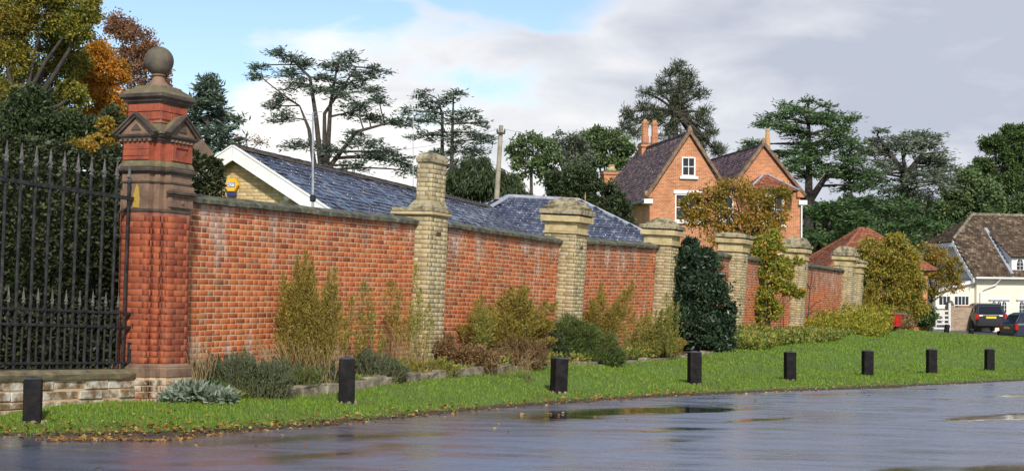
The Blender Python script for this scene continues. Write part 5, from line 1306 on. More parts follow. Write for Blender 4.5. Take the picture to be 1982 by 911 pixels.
# ------------------------------------------------------------------ cars
def car(name, label, loc, rz, paint_, tilt=-1.0, plate=None):
    root = empty(name, loc, rz, label, 'car', tilt=tilt)
    # local: +x forward, length 4.5, width 1.85; sections of the hull
    prof = [(-2.22, 0.42, 0.95, 0.70), (-2.12, 0.30, 1.08, 0.83), (-1.5, 0.26, 1.12, 0.90), (0.0, 0.26, 1.10, 0.915), (1.1, 0.26, 1.05, 0.90), (1.85, 0.28, 0.95, 0.84), (2.2, 0.36, 0.80, 0.66)]
    rings = []
    for x, z0, z1, w in prof:
        rings.append([(x, -w * 0.94, z0), (x, w * 0.94, z0), (x, w, z0 + 0.15), (x, w, z1 - 0.12), (x, w * 0.93, z1), (x, -w * 0.93, z1), (x, -w, z1 - 0.12), (x, -w, z0 + 0.15)])
    MB().loft(rings).build('body', paint_, root, smooth=False, bevel=0.03)
    cab = [(-2.10, 1.06, 1.07, 0.80), (-1.80, 1.05, 1.50, 0.72), (-1.55, 1.05, 1.61, 0.68), (-0.3, 1.05, 1.67, 0.68), (0.35, 1.05, 1.60, 0.67), (1.15, 1.04, 1.06, 0.78)]
    rings = [[(x, -w - (0.06 if z1 > 1.2 else 0), z0), (x, w + (0.06 if z1 > 1.2 else 0), z0), (x, w, z1 - 0.03), (x, w * 0.9, z1), (x, -w * 0.9, z1), (x, -w, z1 - 0.03)] for x, z0, z1, w in cab]
    MB().loft(rings).build('cabin', paint_, root, bevel=0.02)
    MB().loft([[(-2.105, -0.66, 1.10), (-2.105, 0.66, 1.10), (-1.835, 0.58, 1.47), (-1.835, -0.58, 1.47)], [(-2.0, -0.66, 1.10), (-2.0, 0.66, 1.10), (-1.75, 0.58, 1.47), (-1.75, -0.58, 1.47)]]).build('rear_window', M['car_glass'], root)
    MB().loft([[(1.10, -0.68, 1.10), (1.10, 0.68, 1.10), (0.42, 0.6, 1.565), (0.42, -0.6, 1.565)], [(1.0, -0.68, 1.10), (1.0, 0.68, 1.10), (0.3, 0.6, 1.565), (0.3, -0.6, 1.565)]]).build('windscreen', M['car_glass'], root)
    for sg in (-1, 1):
        for (a, b, c, d) in ((-1.65, -0.75, -1.55, -0.75), (-0.68, 0.15, -0.68, 0.15), (0.22, 0.85, 0.22, 0.32)):
            y = lambda z: sg * (0.80 - (z - 1.1) * 0.20)
            q = [(a, y(1.12), 1.12), (b, y(1.12), 1.12), (d, y(1.52), 1.52), (c, y(1.52), 1.52)]
            MB().loft([[(p[0], p[1] - sg * 0.05, p[2]) for p in q], [(p[0], p[1] + sg * 0.012, p[2]) for p in q]]).build('side_window', M['car_glass'], root)
        for x in (-1.38, 1.38):
            w = link('wheel', None, root); w.matrix_local = Matrix.Translation((x, sg * 0.84, 0.34)) @ Matrix.Rotation(math.pi / 2 * sg, 4, 'X')
            MB().lathe([(0.20, -0.12), (0.32, -0.12), (0.345, -0.08), (0.345, 0.06), (0.32, 0.095), (0.235, 0.10), (0.22, 0.06)], 20).build('tyre', M['tyre'], w)
            m_ = MB().lathe([(0.22, -0.1), (0.225, 0.03), (0.06, 0.045), (0.01, 0.05)], 18); m_.build('rim', M['darkstone'], w)
            for k in range(5):
                an = 2 * math.pi * k / 5; MB().bar((0.03 * math.cos(an), 0.03 * math.sin(an), -0.08), (0.23 * math.cos(an), 0.23 * math.sin(an), -0.085), 0.05, 0.03).build('spoke', M['alloy'], w); MB().bar((0.03 * math.cos(an), 0.03 * math.sin(an), 0.065), (0.23 * math.cos(an), 0.23 * math.sin(an), 0.085), 0.05, 0.03).build('spoke', M['alloy'], w)
            m_ = MB(); m_.lathe([(0.36, -0.02), (0.41, -0.02), (0.41, 0.105), (0.36, 0.105)], 18); o = m_.build('wheel_arch', M['black_plastic'], root); o.matrix_local = Matrix.Translation((x, sg * 0.82, 0.36)) @ Matrix.Rotation(math.pi / 2 * sg, 4, 'X')
        MB().box(-2.235, -2.05, sg * 0.78 - 0.12, sg * 0.78 + 0.06, 0.72, 1.03).build('tail_lamp', M['lamp_red'], root, bevel=0.02)
        MB().box(2.0, 2.16, sg * 0.62 - 0.16, sg * 0.62 + 0.14, 0.68, 0.82).build('headlamp', M['finial'], root, bevel=0.02)
        MB().box(0.72, 0.9, sg * 0.98 - 0.1, sg * 0.98 + 0.08, 1.05, 1.18).build('door_mirror', paint_, root, bevel=0.02)
    MB().box(-2.27, -2.10, -0.80, 0.80, 0.34, 0.56).build('bumper', M['black_plastic'], root, bevel=0.03)
    MB().box(-2.252, -2.2, -0.28, 0.28, 0.78, 0.90).build('number_plate', M['plate_yellow'], root)
    MB().box(-2.256, -2.2, -0.45, 0.45, 0.935, 0.965).build('chrome_strip', M['finial'], root)
    return root
p = P(1914, 644, 82.0)
car('black_estate_car', 'black car parked with its rear and yellow plate facing us', (p.x + 0.35, p.y + 2.2, gz(p.x, p.y + 2.2) + 0.02), R(84), M['car_black'])
p = P(2030, 665, 74)
car('dark_blue_car', 'dark blue car cut off by the right edge', (p.x - 0.05, p.y, P(1962, 664, 74).z), R(8), M['car_blue'])

# ------------------------------------------------------------------ utility pole, wires, lattice aerial
def pole():
    b, t = P(962, 400, 56), P(970, 243, 56)
    z0 = gz(b.x, b.y)
    root = empty('utility_pole', (b.x - 0.1, b.y, z0), 0, 'grey wooden utility pole behind the slate roofs', 'pole')
    H = t.z - z0
    MB().tube([(0, 0, -0.3), (0.04, 0, H * 0.5), (t.x - b.x + 0.1, 0, H)], [0.125, 0.11, 0.085], 10).build('shaft', M['wood_pole'], root)
    tx = t.x - b.x + 0.1
    MB().box(tx - 0.16, tx + 0.16, -0.15, -0.10, H - 0.35, H - 0.28).build('bracket', M['iron'], root)
    for dx in (-0.14, 0.14): MB().lathe([(0.03, H - 0.28), (0.045, H - 0.24), (0.03, H - 0.18), (0.02, H - 0.14)], 8, (tx + dx, -0.125)).build('insulator', M['finial'], root)
    for k in range(5): MB().bar((tx * 0.5 - 0.2, -0.02, 2.8 + k * 0.6), (tx * 0.5 + 0.22, -0.02, 2.8 + k * 0.6), 0.02, 0.02).build('climbing_step', M['iron'], root)
    def wire(a, b_, sag, lb):
        pts = [a.lerp(b_, q) - Vector((0, 0, sag * 4 * q * (1 - q))) for q in np.linspace(0, 1, 12)]
        o = MB().tube([p_ - a for p_ in pts], 0.006, 4).build('overhead_wire', M['black_plastic']); o.location = a
        tag(o, lb, 'wire')
    top = P(970, 250, 56)
    wire(top + Vector((0.14, 0, 0)), P(1262, 285, 88), 0.25, 'thin overhead wire from the utility pole to the red brick house')
    wire(top - Vector((0.14, 0, 0)), P(690, 290, 70), 0.3, 'thin overhead wire from the utility pole towards the big cedar')
    a = P(807, 345, 64); t = P(807, 190, 64); z0 = gz(a.x, a.y); H = t.z - z0
    r2 = empty('lattice_aerial', (a.x, a.y, z0), 0, 'thin grey aerial mast in front of the middle cedar', 'aerial', tilt=-1.5)
    MB().lathe([(0.025, 0), (0.014, H)], 6).build('mast', M['grey_metal'], r2)
    for dx in (-0.18, -0.06, 0.08, 0.2): MB().box(dx - 0.012, dx + 0.012, -0.012, 0.012, H - 0.5, H + 0.35 - abs(dx)).build('rod', M['grey_metal'], r2)
    for z in (H - 0.5, H - 0.2): MB().box(-0.3, 0.3, -0.012, 0.012, z - 0.012, z + 0.012).build('crossbar', M['grey_metal'], r2)
pole()

# ------------------------------------------------------------------ foliage tools
def unit(v): return v / np.maximum(np.linalg.norm(v, axis=-1, keepdims=True), 1e-9)
def leaf_quads(p, d, L, Wd, up=None):
    """diamond leaves: base p, direction d, length L, width Wd (arrays)"""
    n = len(p); d = unit(d)
    r_ = unit(rng.normal(size=(n, 3))); side = unit(np.cross(d, r_)) * (np.asarray(Wd).reshape(-1, 1) / 2)
    L = np.asarray(L).reshape(-1, 1)
    mid = p + d * L * 0.45
    V = np.stack([p, mid + side, p + d * L, mid - side], 1).reshape(-1, 3)
    return V
def leaf_obj(name, V, mat, parent):
    V = V - np.array(parent.matrix_world.translation) if parent is not None else V
    F = np.arange(len(V)).reshape(-1, 4)
    me = np_mesh(name, V, F); me.materials.append(mat)
    return link(name, me, parent)
def blob_world(b, Y, dscale=0.8):
    px, py, rx, ry = b[:4]; dy = b[4] if len(b) > 4 else 0.0
    k = (Y + dy) / FPX
    return np.array(P(px, py, Y + dy)), np.array([rx * k, max(rx, ry) * k * dscale, ry * k])
def sphere_pts(n, lo=0.0):
    v = unit(rng.normal(size=(n, 3))); r_ = rng.uniform(lo ** 3, 1, (n, 1)) ** (1 / 3)
    return v * r_
def limb(m_, a, b, r0, r1, bend=0.12, n=4, side=5):
    a, b = Vector(a), Vector(b); L = (b - a).length
    off = Vector(rng.normal(size=3)) * bend * L; off.z = abs(off.z) * 0.6
    pts = []; rad = []
    for k in range(n + 1):
        t = k / n; pts.append(a.lerp(b, t) + off * (4 * t * (1 - t)) * 0.5); rad.append(r0 + (r1 - r0) * t)
    m_.tube(pts, rad, side); return pts
def new_plant(name, label, cat, base, group=None):
    o = link(name); o.location = base; tag(o, label, cat, group)
    bpy.context.view_layer.update() if False else None
    o.matrix_world = Matrix.Translation(base)
    return o
def woody(name, m_, mat, parent):
    t = parent.matrix_world.translation
    m_.v = [(v[0] - t.x, v[1] - t.y, v[2] - t.z) for v in m_.v]
    me = D.meshes.new(name); me.from_pydata(m_.v, [], m_.f); me.polygons.foreach_set('use_smooth', [True] * len(me.polygons)); me.update(); me.materials.append(mat)
    return link(name, me, parent)
def broadleaf(name, label, cat, Y, base_px, blobs, mat, bark, clumps=14, per=220, leaf=(0.10, 0.2), ratio=0.55, crad=0.30, trunk_r=0.25, fork=None, group=None, up=0.0, hang=0.0, dscale=0.8, twig=True, surf=0.55):
    bp = P(base_px[0], base_px[1], Y); bz = gz(bp.x, bp.y); base = Vector((bp.x, bp.y, bz))
    o = new_plant(name, label, cat, base, group)
    fk = Vector(P(*fork, Y)) if fork else Vector((bp.x, bp.y, bz + (P(base_px[0], blobs[0][1], Y).z - bz) * 0.45))
    m_ = MB()
    if trunk_r > 0: limb(m_, base - Vector((0, 0, 0.2)), fk, trunk_r, trunk_r * 0.62, 0.03, 5, 8)
    Vs = []
    for b in blobs:
        c, rad = blob_world(b, Y, dscale)
        mult = b[5] if len(b) > 5 else 1.0
        if trunk_r > 0 and twig: limb(m_, fk, c, trunk_r * 0.42, trunk_r * 0.14, 0.10, 5, 5)
        nc = max(3, int(clumps * mult))
        cp = sphere_pts(nc, surf) * rad * 0.86 + c
        for q in cp:
            if twig and trunk_r > 0: limb(m_, Vector(c), Vector(q), trunk_r * 0.12, trunk_r * 0.03, 0.12, 3, 4)
            rc = crad * rad.mean() * rng.uniform(0.7, 1.35)
            n = int(per * rng.uniform(0.7, 1.3))
            pp = rng.normal(size=(n, 3)) * rc * np.array([0.62, 0.62, 0.5]) + q
            d = unit(pp - c) * 0.5 + rng.normal(size=(n, 3)) * 0.7; d[:, 2] += up - hang
            l = rng.uniform(leaf[0], leaf[1], n)
            Vs.append(leaf_quads(pp, d, l, l * ratio))
    if trunk_r > 0 and m_.v: woody('trunk', m_, bark, o)
    leaf_obj('crown', np.concatenate(Vs), mat, o)
    return o
def cedar(name, label, Y, base_px, stems, plates, mat, bark, per=26, spray=(0.28, 0.6), trunk_r=0.35, thick=1.0, group=None, width=0.24, dscale=0.75):
    """stems: list of px polylines for trunks; plates: flat foliage tiers (px,py,rx,ry)"""
    bp = P(base_px[0], base_px[1], Y); bz = gz(bp.x, bp.y); base = Vector((bp.x, bp.y, bz))
    o = new_plant(name, label, 'tree', base, group)
    m_ = MB(); nodes = []
    for st in stems:
        pts = [base + Vector((rng.uniform(-.2, .2), 0, -0.2))] + [P(x, y, Y) for x, y in st]
        rad = [trunk_r * (1 - 0.80 * k / (len(pts) - 1)) for k in range(len(pts))]
        m_.tube(pts, rad, 8)
        for a, b, r_ in zip(pts[:-1], pts[1:], rad[:-1]):
            for t in np.linspace(0, 1, 6): nodes.append((a.lerp(b, t), r_))
        nodes.append((pts[-1], rad[-1]))
    Vs = []
    for b in plates:
        c, rad = blob_world(b, Y, dscale); mult = b[5] if len(b) > 5 else 1.0
        c[1] += rng.uniform(-0.5, 0.5) * rad[0] * 0.8
        C = Vector(c)
        best = min(nodes, key=lambda q: (q[0] - C).length + max(0, q[0].z - C.z) * 1.6)
        if (best[0] - C).length > 0.3: limb(m_, best[0], C, min(best[1] * 0.45, 0.10), 0.035, 0.10, 5, 5)
        out = C - best[0]; out = np.array((out.x, out.y, 0)); outn = unit(out[None])[0]
        rad = rad * np.array([1.0, 1.0, 1.45]); nt = max(9, int(rad[0] * 13.0 * mult))
        for k in range(nt):
            an = rng.uniform(0, 2 * math.pi); rr = math.sqrt(rng.uniform(0.02, 1))
            tip = c + np.array([math.cos(an) * rad[0] * rr, math.sin(an) * rad[1] * rr, rng.uniform(-1, 1) * rad[2] * 0.75 - 0.35 * rad[2] * rr * rr]) + outn * rad[0] * 0.15
            root_ = c + (tip - c) * rng.uniform(0.0, 0.35); root_[2] = c[2] + (tip[2] - c[2]) * 0.6 + rng.uniform(-0.1, 0.1)
            if k % 3 == 0: m_.tube([Vector(root_), Vector(tip)], [0.035, 0.012], 3)
            n = per; t = rng.uniform(0, 1, (n, 1)); pp = root_ + (tip - root_) * t + rng.normal(size=(n, 3)) * np.array([0.20, 0.20, 0.08]) * thick
            ax = unit((tip - root_)[None])[0]
            d = ax * 0.8 + rng.normal(size=(n, 3)) * np.array([0.75, 0.75, 0.30]); d[:, 2] += 0.12
            l = rng.uniform(spray[0], spray[1], n)
            Vs.append(leaf_quads(pp, d, l, l * width))
    woody('trunk', m_, bark, o)
    leaf_obj('crown', np.concatenate(Vs), mat, o)
    return o

# ------------------------------------------------------------------ trees at the left
broadleaf('beech_tree', 'tall beech turning yellow green behind the hedge at the left edge', 'tree', 44, (35, 560),
          [(15, 40, 62, 50), (95, 12, 62, 40), (150, 45, 36, 42), (25, 115, 48, 42), (5, 190, 45, 40), (105, 75, 50, 38, 2, 0.8), (175, 20, 26, 25, 0, 0.7), (60, -40, 90, 50), (75, 160, 45, 45, 3, 0.7), (130, 120, 45, 38, 2, 0.7), (-60, 60, 60, 100), (-50, 200, 60, 70), (140, 185, 34, 34, 1, 0.6), (100, 205, 34, 30, 1, 0.6)],
          M['lf_beech'], M['bark'], 34, 200, (0.065, 0.13), trunk_r=0.26, fork=(45, 235), crad=0.30, surf=0.3)
broadleaf('maple_tree', 'bright orange autumn tree left of the gate pier', 'tree', 47, (190, 560),
          [(190, 105, 34, 32), (215, 140, 30, 30), (165, 140, 34, 26), (205, 185, 36, 26), (155, 170, 28, 20, 0, 0.7), (185, 225, 32, 22, 0, 0.7), (222, 215, 18, 22, 0, 0.6)],
          M['lf_orange'], M['bark'], 26, 160, (0.065, 0.13), trunk_r=0.14, fork=(185, 280), crad=0.30, surf=0.3)
broadleaf('thin_russet_tree', 'half bare russet brown tree rising behind the stone ball', 'tree', 52, (265, 560),
          [(228, 50, 32, 26), (262, 80, 36, 32), (248, 122, 38, 32), (290, 112, 30, 34), (305, 158, 24, 28), (265, 170, 40, 30), (325, 175, 12, 14, 0, 0.5), (240, 215, 34, 34), (280, 215, 30, 30), (320, 130, 12, 16, 0, 0.5)],
          M['lf_russet'], M['bark_grey'], 30, 70, (0.065, 0.13), trunk_r=0.11, fork=(262, 250), crad=0.34, surf=0.3)
broadleaf('dark_yew', 'dark evergreen yew mass above the clipped hedge at left', 'tree', 38, (70, 560),
          [(20, 235, 62, 55), (85, 245, 55, 52), (140, 250, 42, 45), (55, 195, 42, 32), (175, 262, 38, 30), (10, 290, 60, 40), (100, 290, 60, 40), (190, 290, 35, 25), (215, 250, 28, 40, 2, 0.6)],
          M['lf_yew'], M['bark'], 22, 260, (0.09, 0.17), ratio=0.4, trunk_r=0.3, fork=(80, 330), crad=0.26)
broadleaf('golden_shrub', 'golden yellow autumn shrub showing above the hedge beside the gate pier', 'shrub', 31, (185, 560),
          [(160, 283, 32, 10), (190, 275, 28, 14), (212, 262, 18, 20), (205, 240, 16, 14)], M['lf_apple'], M['bark'], 16, 70, (0.06, 0.11), trunk_r=0.06, fork=(190, 330))
def hedge():
    o = new_plant('clipped_hedge', 'dense clipped evergreen hedge behind the black railing', 'hedge', W(-1, -1.5, gz(*W(-1, -1.5)[:2])))
    Vs = []
    def slab(s0, s1, o0, o1, z0, z1, n):
        s = rng.uniform(s0, s1, n); ou = rng.uniform(o0, o1, n); z = rng.uniform(z0, z1, n)
        f = rng.integers(0, 10, n)
        ou = np.where(f < 6, o1 - np.abs(rng.normal(0, 0.05, n)), ou); z = np.where((f >= 6) & (f < 8), z1 - np.abs(rng.normal(0, 0.05, n)), z); s = np.where(f == 8, s1 - np.abs(rng.normal(0, 0.05, n)), s); s = np.where(f == 9, s0 + np.abs(rng.normal(0, 0.05, n)), s)
        wv = 0.05 * np.sin(s * 3.1) + 0.04 * np.sin(z * 4 + s)
        p = np.stack([W0.x + WD.x * s + WN.x * (ou + wv), W0.y + WD.y * s + WN.y * (ou + wv), z + 0.05 * np.sin(s * 2.3) * (z / z1)], -1)
        d = rng.normal(size=(n, 3)) + np.array([WN.x, WN.y, 0.3]) * 0.9
        l = rng.uniform(0.045, 0.085, n); Vs.append(leaf_quads(p, d, l, l * 0.55))
    slab(-6, 0.7, -2.3, -0.75, 0.0, 3.17, 62000)
    slab(0.7, wall_s(421, -1.1, 3.0), -2.3, -1.0, 1.5, 3.42, 16000)
    leaf_obj('foliage', np.concatenate(Vs), M['lf_hedge'], o)
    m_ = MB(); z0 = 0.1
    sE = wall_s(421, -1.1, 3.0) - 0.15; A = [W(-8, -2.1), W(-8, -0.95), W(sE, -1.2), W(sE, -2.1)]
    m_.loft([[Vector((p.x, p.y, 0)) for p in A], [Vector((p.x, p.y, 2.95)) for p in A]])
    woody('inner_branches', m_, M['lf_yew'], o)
hedge()
# ------------------------------------------------------------------ cedars and other trees across the garden
def tiers(px, top, bottom, wtop, wbot, n, jit=0.25):
    out = []
    for i in range(n):
        t = i / (n - 1); y = top + (bottom - top) * t; w = wtop + (wbot - wtop) * t ** 0.9
        for sg in (-1, 1):
            out.append((px + sg * w * rng.uniform(0.35, 0.6), y + rng.uniform(-3, 3) + w * 0.06, w * rng.uniform(0.4, 0.6), 4 + w * 0.05, rng.uniform(-1, 1)))
    return out
cedar('small_cedar', 'small spire shaped cedar right of the gate pier', 74, (403, 560), [[(403, 300), (402, 148)]], tiers(403, 158, 268, 6, 62, 12) + [(400, 282, 50, 9), (430, 290, 40, 8), (455, 232, 14, 4)], M['lf_cedar'], M['bark'], per=17, trunk_r=0.22, spray=(0.22, 0.5))
big = [(539, 103, 26, 7), (506, 126, 25, 6), (503, 147, 22, 6), (562, 112, 32, 8), (580, 124, 36, 9), (565, 142, 38, 9), (572, 162, 46, 10), (549, 189, 33, 9), (539, 205, 30, 8), (552, 228, 36, 7), (638, 124, 32, 9), (670, 108, 26, 9), (677, 126, 40, 10), (730, 136, 30, 7), (703, 149, 42, 10), (670, 162, 46, 10), (720, 176, 30, 9), (654, 182, 46, 9), (697, 202, 46, 10), (736, 196, 24, 7), (713, 222, 40, 9), (677, 215, 32, 7), (620, 150, 35, 9), (615, 175, 35, 8), (591, 277, 56, 8), (703, 278, 56, 8), (746, 294, 46, 11), (720, 304, 46, 9), (769, 311, 42, 10), (637, 290, 40, 10), (786, 236, 28, 8), (763, 239, 28, 7), (790, 330, 30, 9), (680, 320, 35, 8), (690, 258, 20, 5, 0, 0.6)]
cedar('big_cedar', 'big many stemmed cedar behind the long slate roof', 96, (625, 560), [[(622, 330), (612, 230), (600, 150), (560, 110)], [(632, 330), (640, 200), (655, 115)], [(640, 320), (690, 255), (760, 236)], [(610, 330), (598, 250), (580, 205)], [(628, 335), (628, 220), (690, 130)]], big, M['lf_cedar'], M['bark'], per=26, trunk_r=0.27, spray=(0.18, 0.42))
mid = [(822, 182, 18, 6), (829, 198, 20, 7), (881, 180, 18, 6), (868, 192, 24, 8), (852, 212, 33, 9), (796, 215, 25, 6), (907, 218, 25, 8), (878, 228, 38, 9), (835, 231, 33, 8), (924, 238, 22, 7), (911, 258, 30, 9), (819, 261, 34, 8), (868, 261, 38, 10), (938, 270, 26, 8), (885, 284, 44, 12), (917, 294, 34, 12), (852, 297, 38, 10), (830, 318, 35, 12), (880, 320, 40, 14)]
cedar('broken_cedar', 'ragged cedar behind the thin aerial mast and chimney pillar', 92, (865, 560), [[(856, 330), (856, 220), (845, 190)], [(874, 330), (876, 240), (878, 182)]], mid, M['lf_cedar'], M['bark'], per=24, trunk_r=0.2, spray=(0.18, 0.42))
broadleaf('weeping_conifer', 'dark drooping conifer behind the utility pole', 'tree', 68, (945, 560), [(945, 352, 42, 42), (985, 365, 30, 34), (900, 360, 38, 40), (925, 320, 30, 20), (1000, 385, 25, 20), (870, 375, 30, 30)], M['lf_yew'], M['bark'], 20, 260, (0.18, 0.36), ratio=0.18, trunk_r=0.3, hang=1.6, crad=0.28)
broadleaf('thin_lime_tree', 'airy grey green tree just right of the utility pole', 'tree', 92, (1028, 560), [(1030, 278, 42, 20), (1000, 295, 24, 20), (1060, 300, 26, 22), (1025, 315, 34, 22), (1062, 335, 28, 24, 0, 0.6), (1005, 340, 24, 26, 0, 0.6)], M['lf_oak'], M['bark'], 16, 75, (0.14, 0.26), trunk_r=0.16, fork=(1028, 330), crad=0.3)
broadleaf('pale_poplar', 'pale silvery leaved tree between the airy tree and the dark oak', 'tree', 98, (1100, 560), [(1095, 272, 30, 22), (1120, 290, 32, 28), (1085, 310, 26, 28), (1110, 335, 36, 30)], M['lf_grey'], M['bark_grey'], 16, 95, (0.14, 0.26), trunk_r=0.28, crad=0.3)
broadleaf('dark_oak', 'dark round headed oak left of the red house chimney', 'tree', 104, (1175, 560), [(1150, 270, 30, 22), (1185, 268, 34, 20), (1205, 290, 26, 20), (1165, 300, 36, 24), (1135, 300, 24, 24), (1195, 315, 30, 20)], M['lf_oak'], M['bark'], 18, 130, (0.16, 0.30), trunk_r=0.35, crad=0.3)
broadleaf('yew_tree', 'broad dark yew in front of the red house', 'tree', 66, (1140, 560), [(1125, 350, 42, 38), (1165, 385, 45, 42), (1090, 385, 32, 40), (1195, 420, 32, 34), (1120, 405, 45, 42), (1075, 355, 18, 25), (1215, 440, 14, 16)], M['lf_yew'], M['bark'], 24, 260, (0.12, 0.24), ratio=0.35, trunk_r=0.35, fork=(1140, 430), crad=0.26)
pine = [(1312, 130), (1332, 143), (1296, 143), (1286, 163), (1322, 159), (1342, 166), (1249, 179), (1279, 182), (1308, 176), (1328, 184), (1356, 184), (1309, 197), (1243, 209), (1263, 214), (1296, 215), (1329, 209), (1366, 218), (1213, 219), (1223, 232), (1210, 248), (1230, 258), (1348, 232), (1322, 234), (1365, 240), (1374, 256), (1302, 245), (1332, 258), (1350, 262), (1366, 270), (1355, 284), (1381, 288), (1289, 262), (1392, 296), (1278, 232), (1255, 232)]
broadleaf('scots_pine', 'tall open pine behind the red house chimneys', 'tree', 108, (1303, 560), [(x, y, 13, 8) for x, y in pine], M['lf_pine'], M['bark'], 9, 42, (0.24, 0.46), ratio=0.16, trunk_r=0.34, fork=(1306, 215), crad=0.5, dscale=1.6, up=0.4)
rc = [(1565, 197, 24, 6), (1522, 202, 20, 5), (1591, 204, 22, 6), (1545, 214, 42, 7), (1502, 224, 36, 6), (1604, 220, 38, 7), (1632, 230, 24, 6), (1486, 238, 24, 5), (1529, 247, 42, 6), (1578, 234, 42, 7), (1624, 247, 34, 7), (1552, 260, 42, 7), (1604, 262, 42, 8), (1637, 270, 33, 8), (1562, 280, 46, 8), (1617, 281, 38, 7), (1529, 296, 38, 7), (1578, 297, 46, 8), (1634, 296, 33, 7), (1460, 276, 24, 4), (1446, 293, 15, 4), (1552, 313, 46, 8), (1601, 319, 46, 9), (1650, 313, 42, 9), (1529, 323, 28, 7), (1568, 335, 42, 8), (1631, 330, 42, 9), (1667, 340, 46, 10), (1683, 358, 46, 10), (1650, 358, 38, 9)]
cedar('layered_cedar', 'layered dark green cedar right of the red house', 100, (1565, 560), [[(1565, 400), (1566, 300), (1564, 200)], [(1566, 390), (1600, 340), (1655, 345)]], rc + [(x + rng.uniform(-14, 14), y + rng.uniform(-7, 9), rx * 0.8, ry, rng.uniform(-3, 3)) for x, y, rx, ry in rc[3:]], M['lf_cedar_g'], M['bark'], per=20, trunk_r=0.42, spray=(0.18, 0.42))
r2 = [(1702, 254, 14, 3), (1693, 275, 24, 6), (1733, 272, 38, 7), (1776, 263, 38, 7), (1805, 263, 20, 5), (1683, 292, 36, 8), (1716, 290, 38, 8), (1759, 283, 42, 7), (1799, 283, 28, 7), (1822, 296, 20, 6), (1789, 303, 33, 8), (1815, 313, 28, 8), (1832, 323, 18, 7), (1799, 326, 36, 10), (1710, 313, 28, 8), (1733, 319, 22, 8), (1815, 339, 33, 10), (1768, 330, 26, 8), (1749, 346, 36, 10), (1733, 368, 42, 10), (1782, 378, 42, 9), (1830, 355, 30, 12), (1700, 335, 30, 10)]
cedar('grey_cedar', 'grey green flat topped cedar with drooping boughs, right of the layered cedar', 102, (1752, 560), [[(1754, 395), (1752, 330), (1745, 285)], [(1752, 340), (1785, 300), (1790, 265)], [(1750, 335), (1720, 295), (1698, 262)]], r2 + [(x + rng.uniform(-14, 14), y + rng.uniform(-5, 10), rx * 0.8, ry, rng.uniform(-3, 3)) for x, y, rx, ry in r2[1:]], M['lf_cedar_b'], M['bark'], per=20, trunk_r=0.36, spray=(0.18, 0.42))
low = [(rng.uniform(1560, 1830), rng.uniform(385, 470), rng.uniform(32, 52), rng.uniform(6, 10), rng.uniform(-6, 6)) for _ in range(46)]
cedar('spreading_cedar', 'low spreading cedar boughs behind the red tiled roof', 98, (1690, 600), [[(1690, 470), (1690, 400)], [(1610, 470), (1600, 400)], [(1780, 470), (1790, 400)]], low, M['lf_cedar_g'], M['bark'], per=28, trunk_r=0.3, spray=(0.18, 0.42))
broadleaf('right_lime_tree', 'dark green broadleaf tree beyond the cottage at the right edge', 'tree', 112, (1945, 560), [(1965, 262, 30, 20), (1925, 282, 28, 24), (1975, 300, 35, 30), (1935, 325, 40, 30), (1895, 330, 28, 26), (1990, 350, 40, 40), (1950, 370, 45, 30), (2030, 290, 45, 45), (2060, 370, 60, 50)], M['lf_green'], M['bark'], 24, 230, (0.13, 0.26), trunk_r=0.4, crad=0.28)
broadleaf('right_holly_tree', 'darker tree left of the dark green broadleaf tree, above the cottage roof', 'tree', 106, (1865, 560), [(1868, 350, 30, 24), (1895, 375, 38, 26), (1850, 385, 34, 28), (1880, 410, 45, 26), (1935, 405, 45, 25), (1830, 415, 30, 28), (1985, 400, 40, 25)], M['lf_oak'], M['bark'], 20, 170, (0.18, 0.34), trunk_r=0.35, crad=0.3)
def far_wood():
    o = tag(link('far_woodland'), 'dark far woodland filling the gaps behind the cedars', 'woodland', kind='stuff')
    Vs = []; n = 26000
    Y = rng.uniform(128, 140, n); px = rng.uniform(1480, 2250, n); top = 402 + 10 * np.sin(px * 0.045) + 8 * np.sin(px * 0.11)
    py = top + rng.uniform(0, 1, n) ** 1.3 * 190
    k = Y / FPX; u, v = px - 991, py - 596; a, b = u * CR + v * SR, -u * SR + v * CR
    p = np.stack([a * k, Y, EYE - b * k], -1); l = rng.uniform(0.6, 1.1, n)
    V = leaf_quads(p, rng.normal(size=(n, 3)), l, l * 0.6)
    me = np_mesh('far_woodland', V, np.arange(len(V)).reshape(-1, 4)); me.materials.append(M['lf_yew']); o2 = o; D.objects.remove(o)
    tag(link('far_woodland', me), 'dark far woodland filling the gaps behind the cedars', 'woodland', kind='stuff')
far_wood()
broadleaf('bare_twig_tree', 'leafless grey twiggy tree left of the big cedar', 'tree', 90, (480, 560), [(478, 272, 34, 16), (505, 275, 20, 12), (460, 268, 16, 10)], M['lf_russet'], M['bark_grey'], 30, 4, (0.1, 0.16), trunk_r=0.12, fork=(480, 300), crad=0.3)

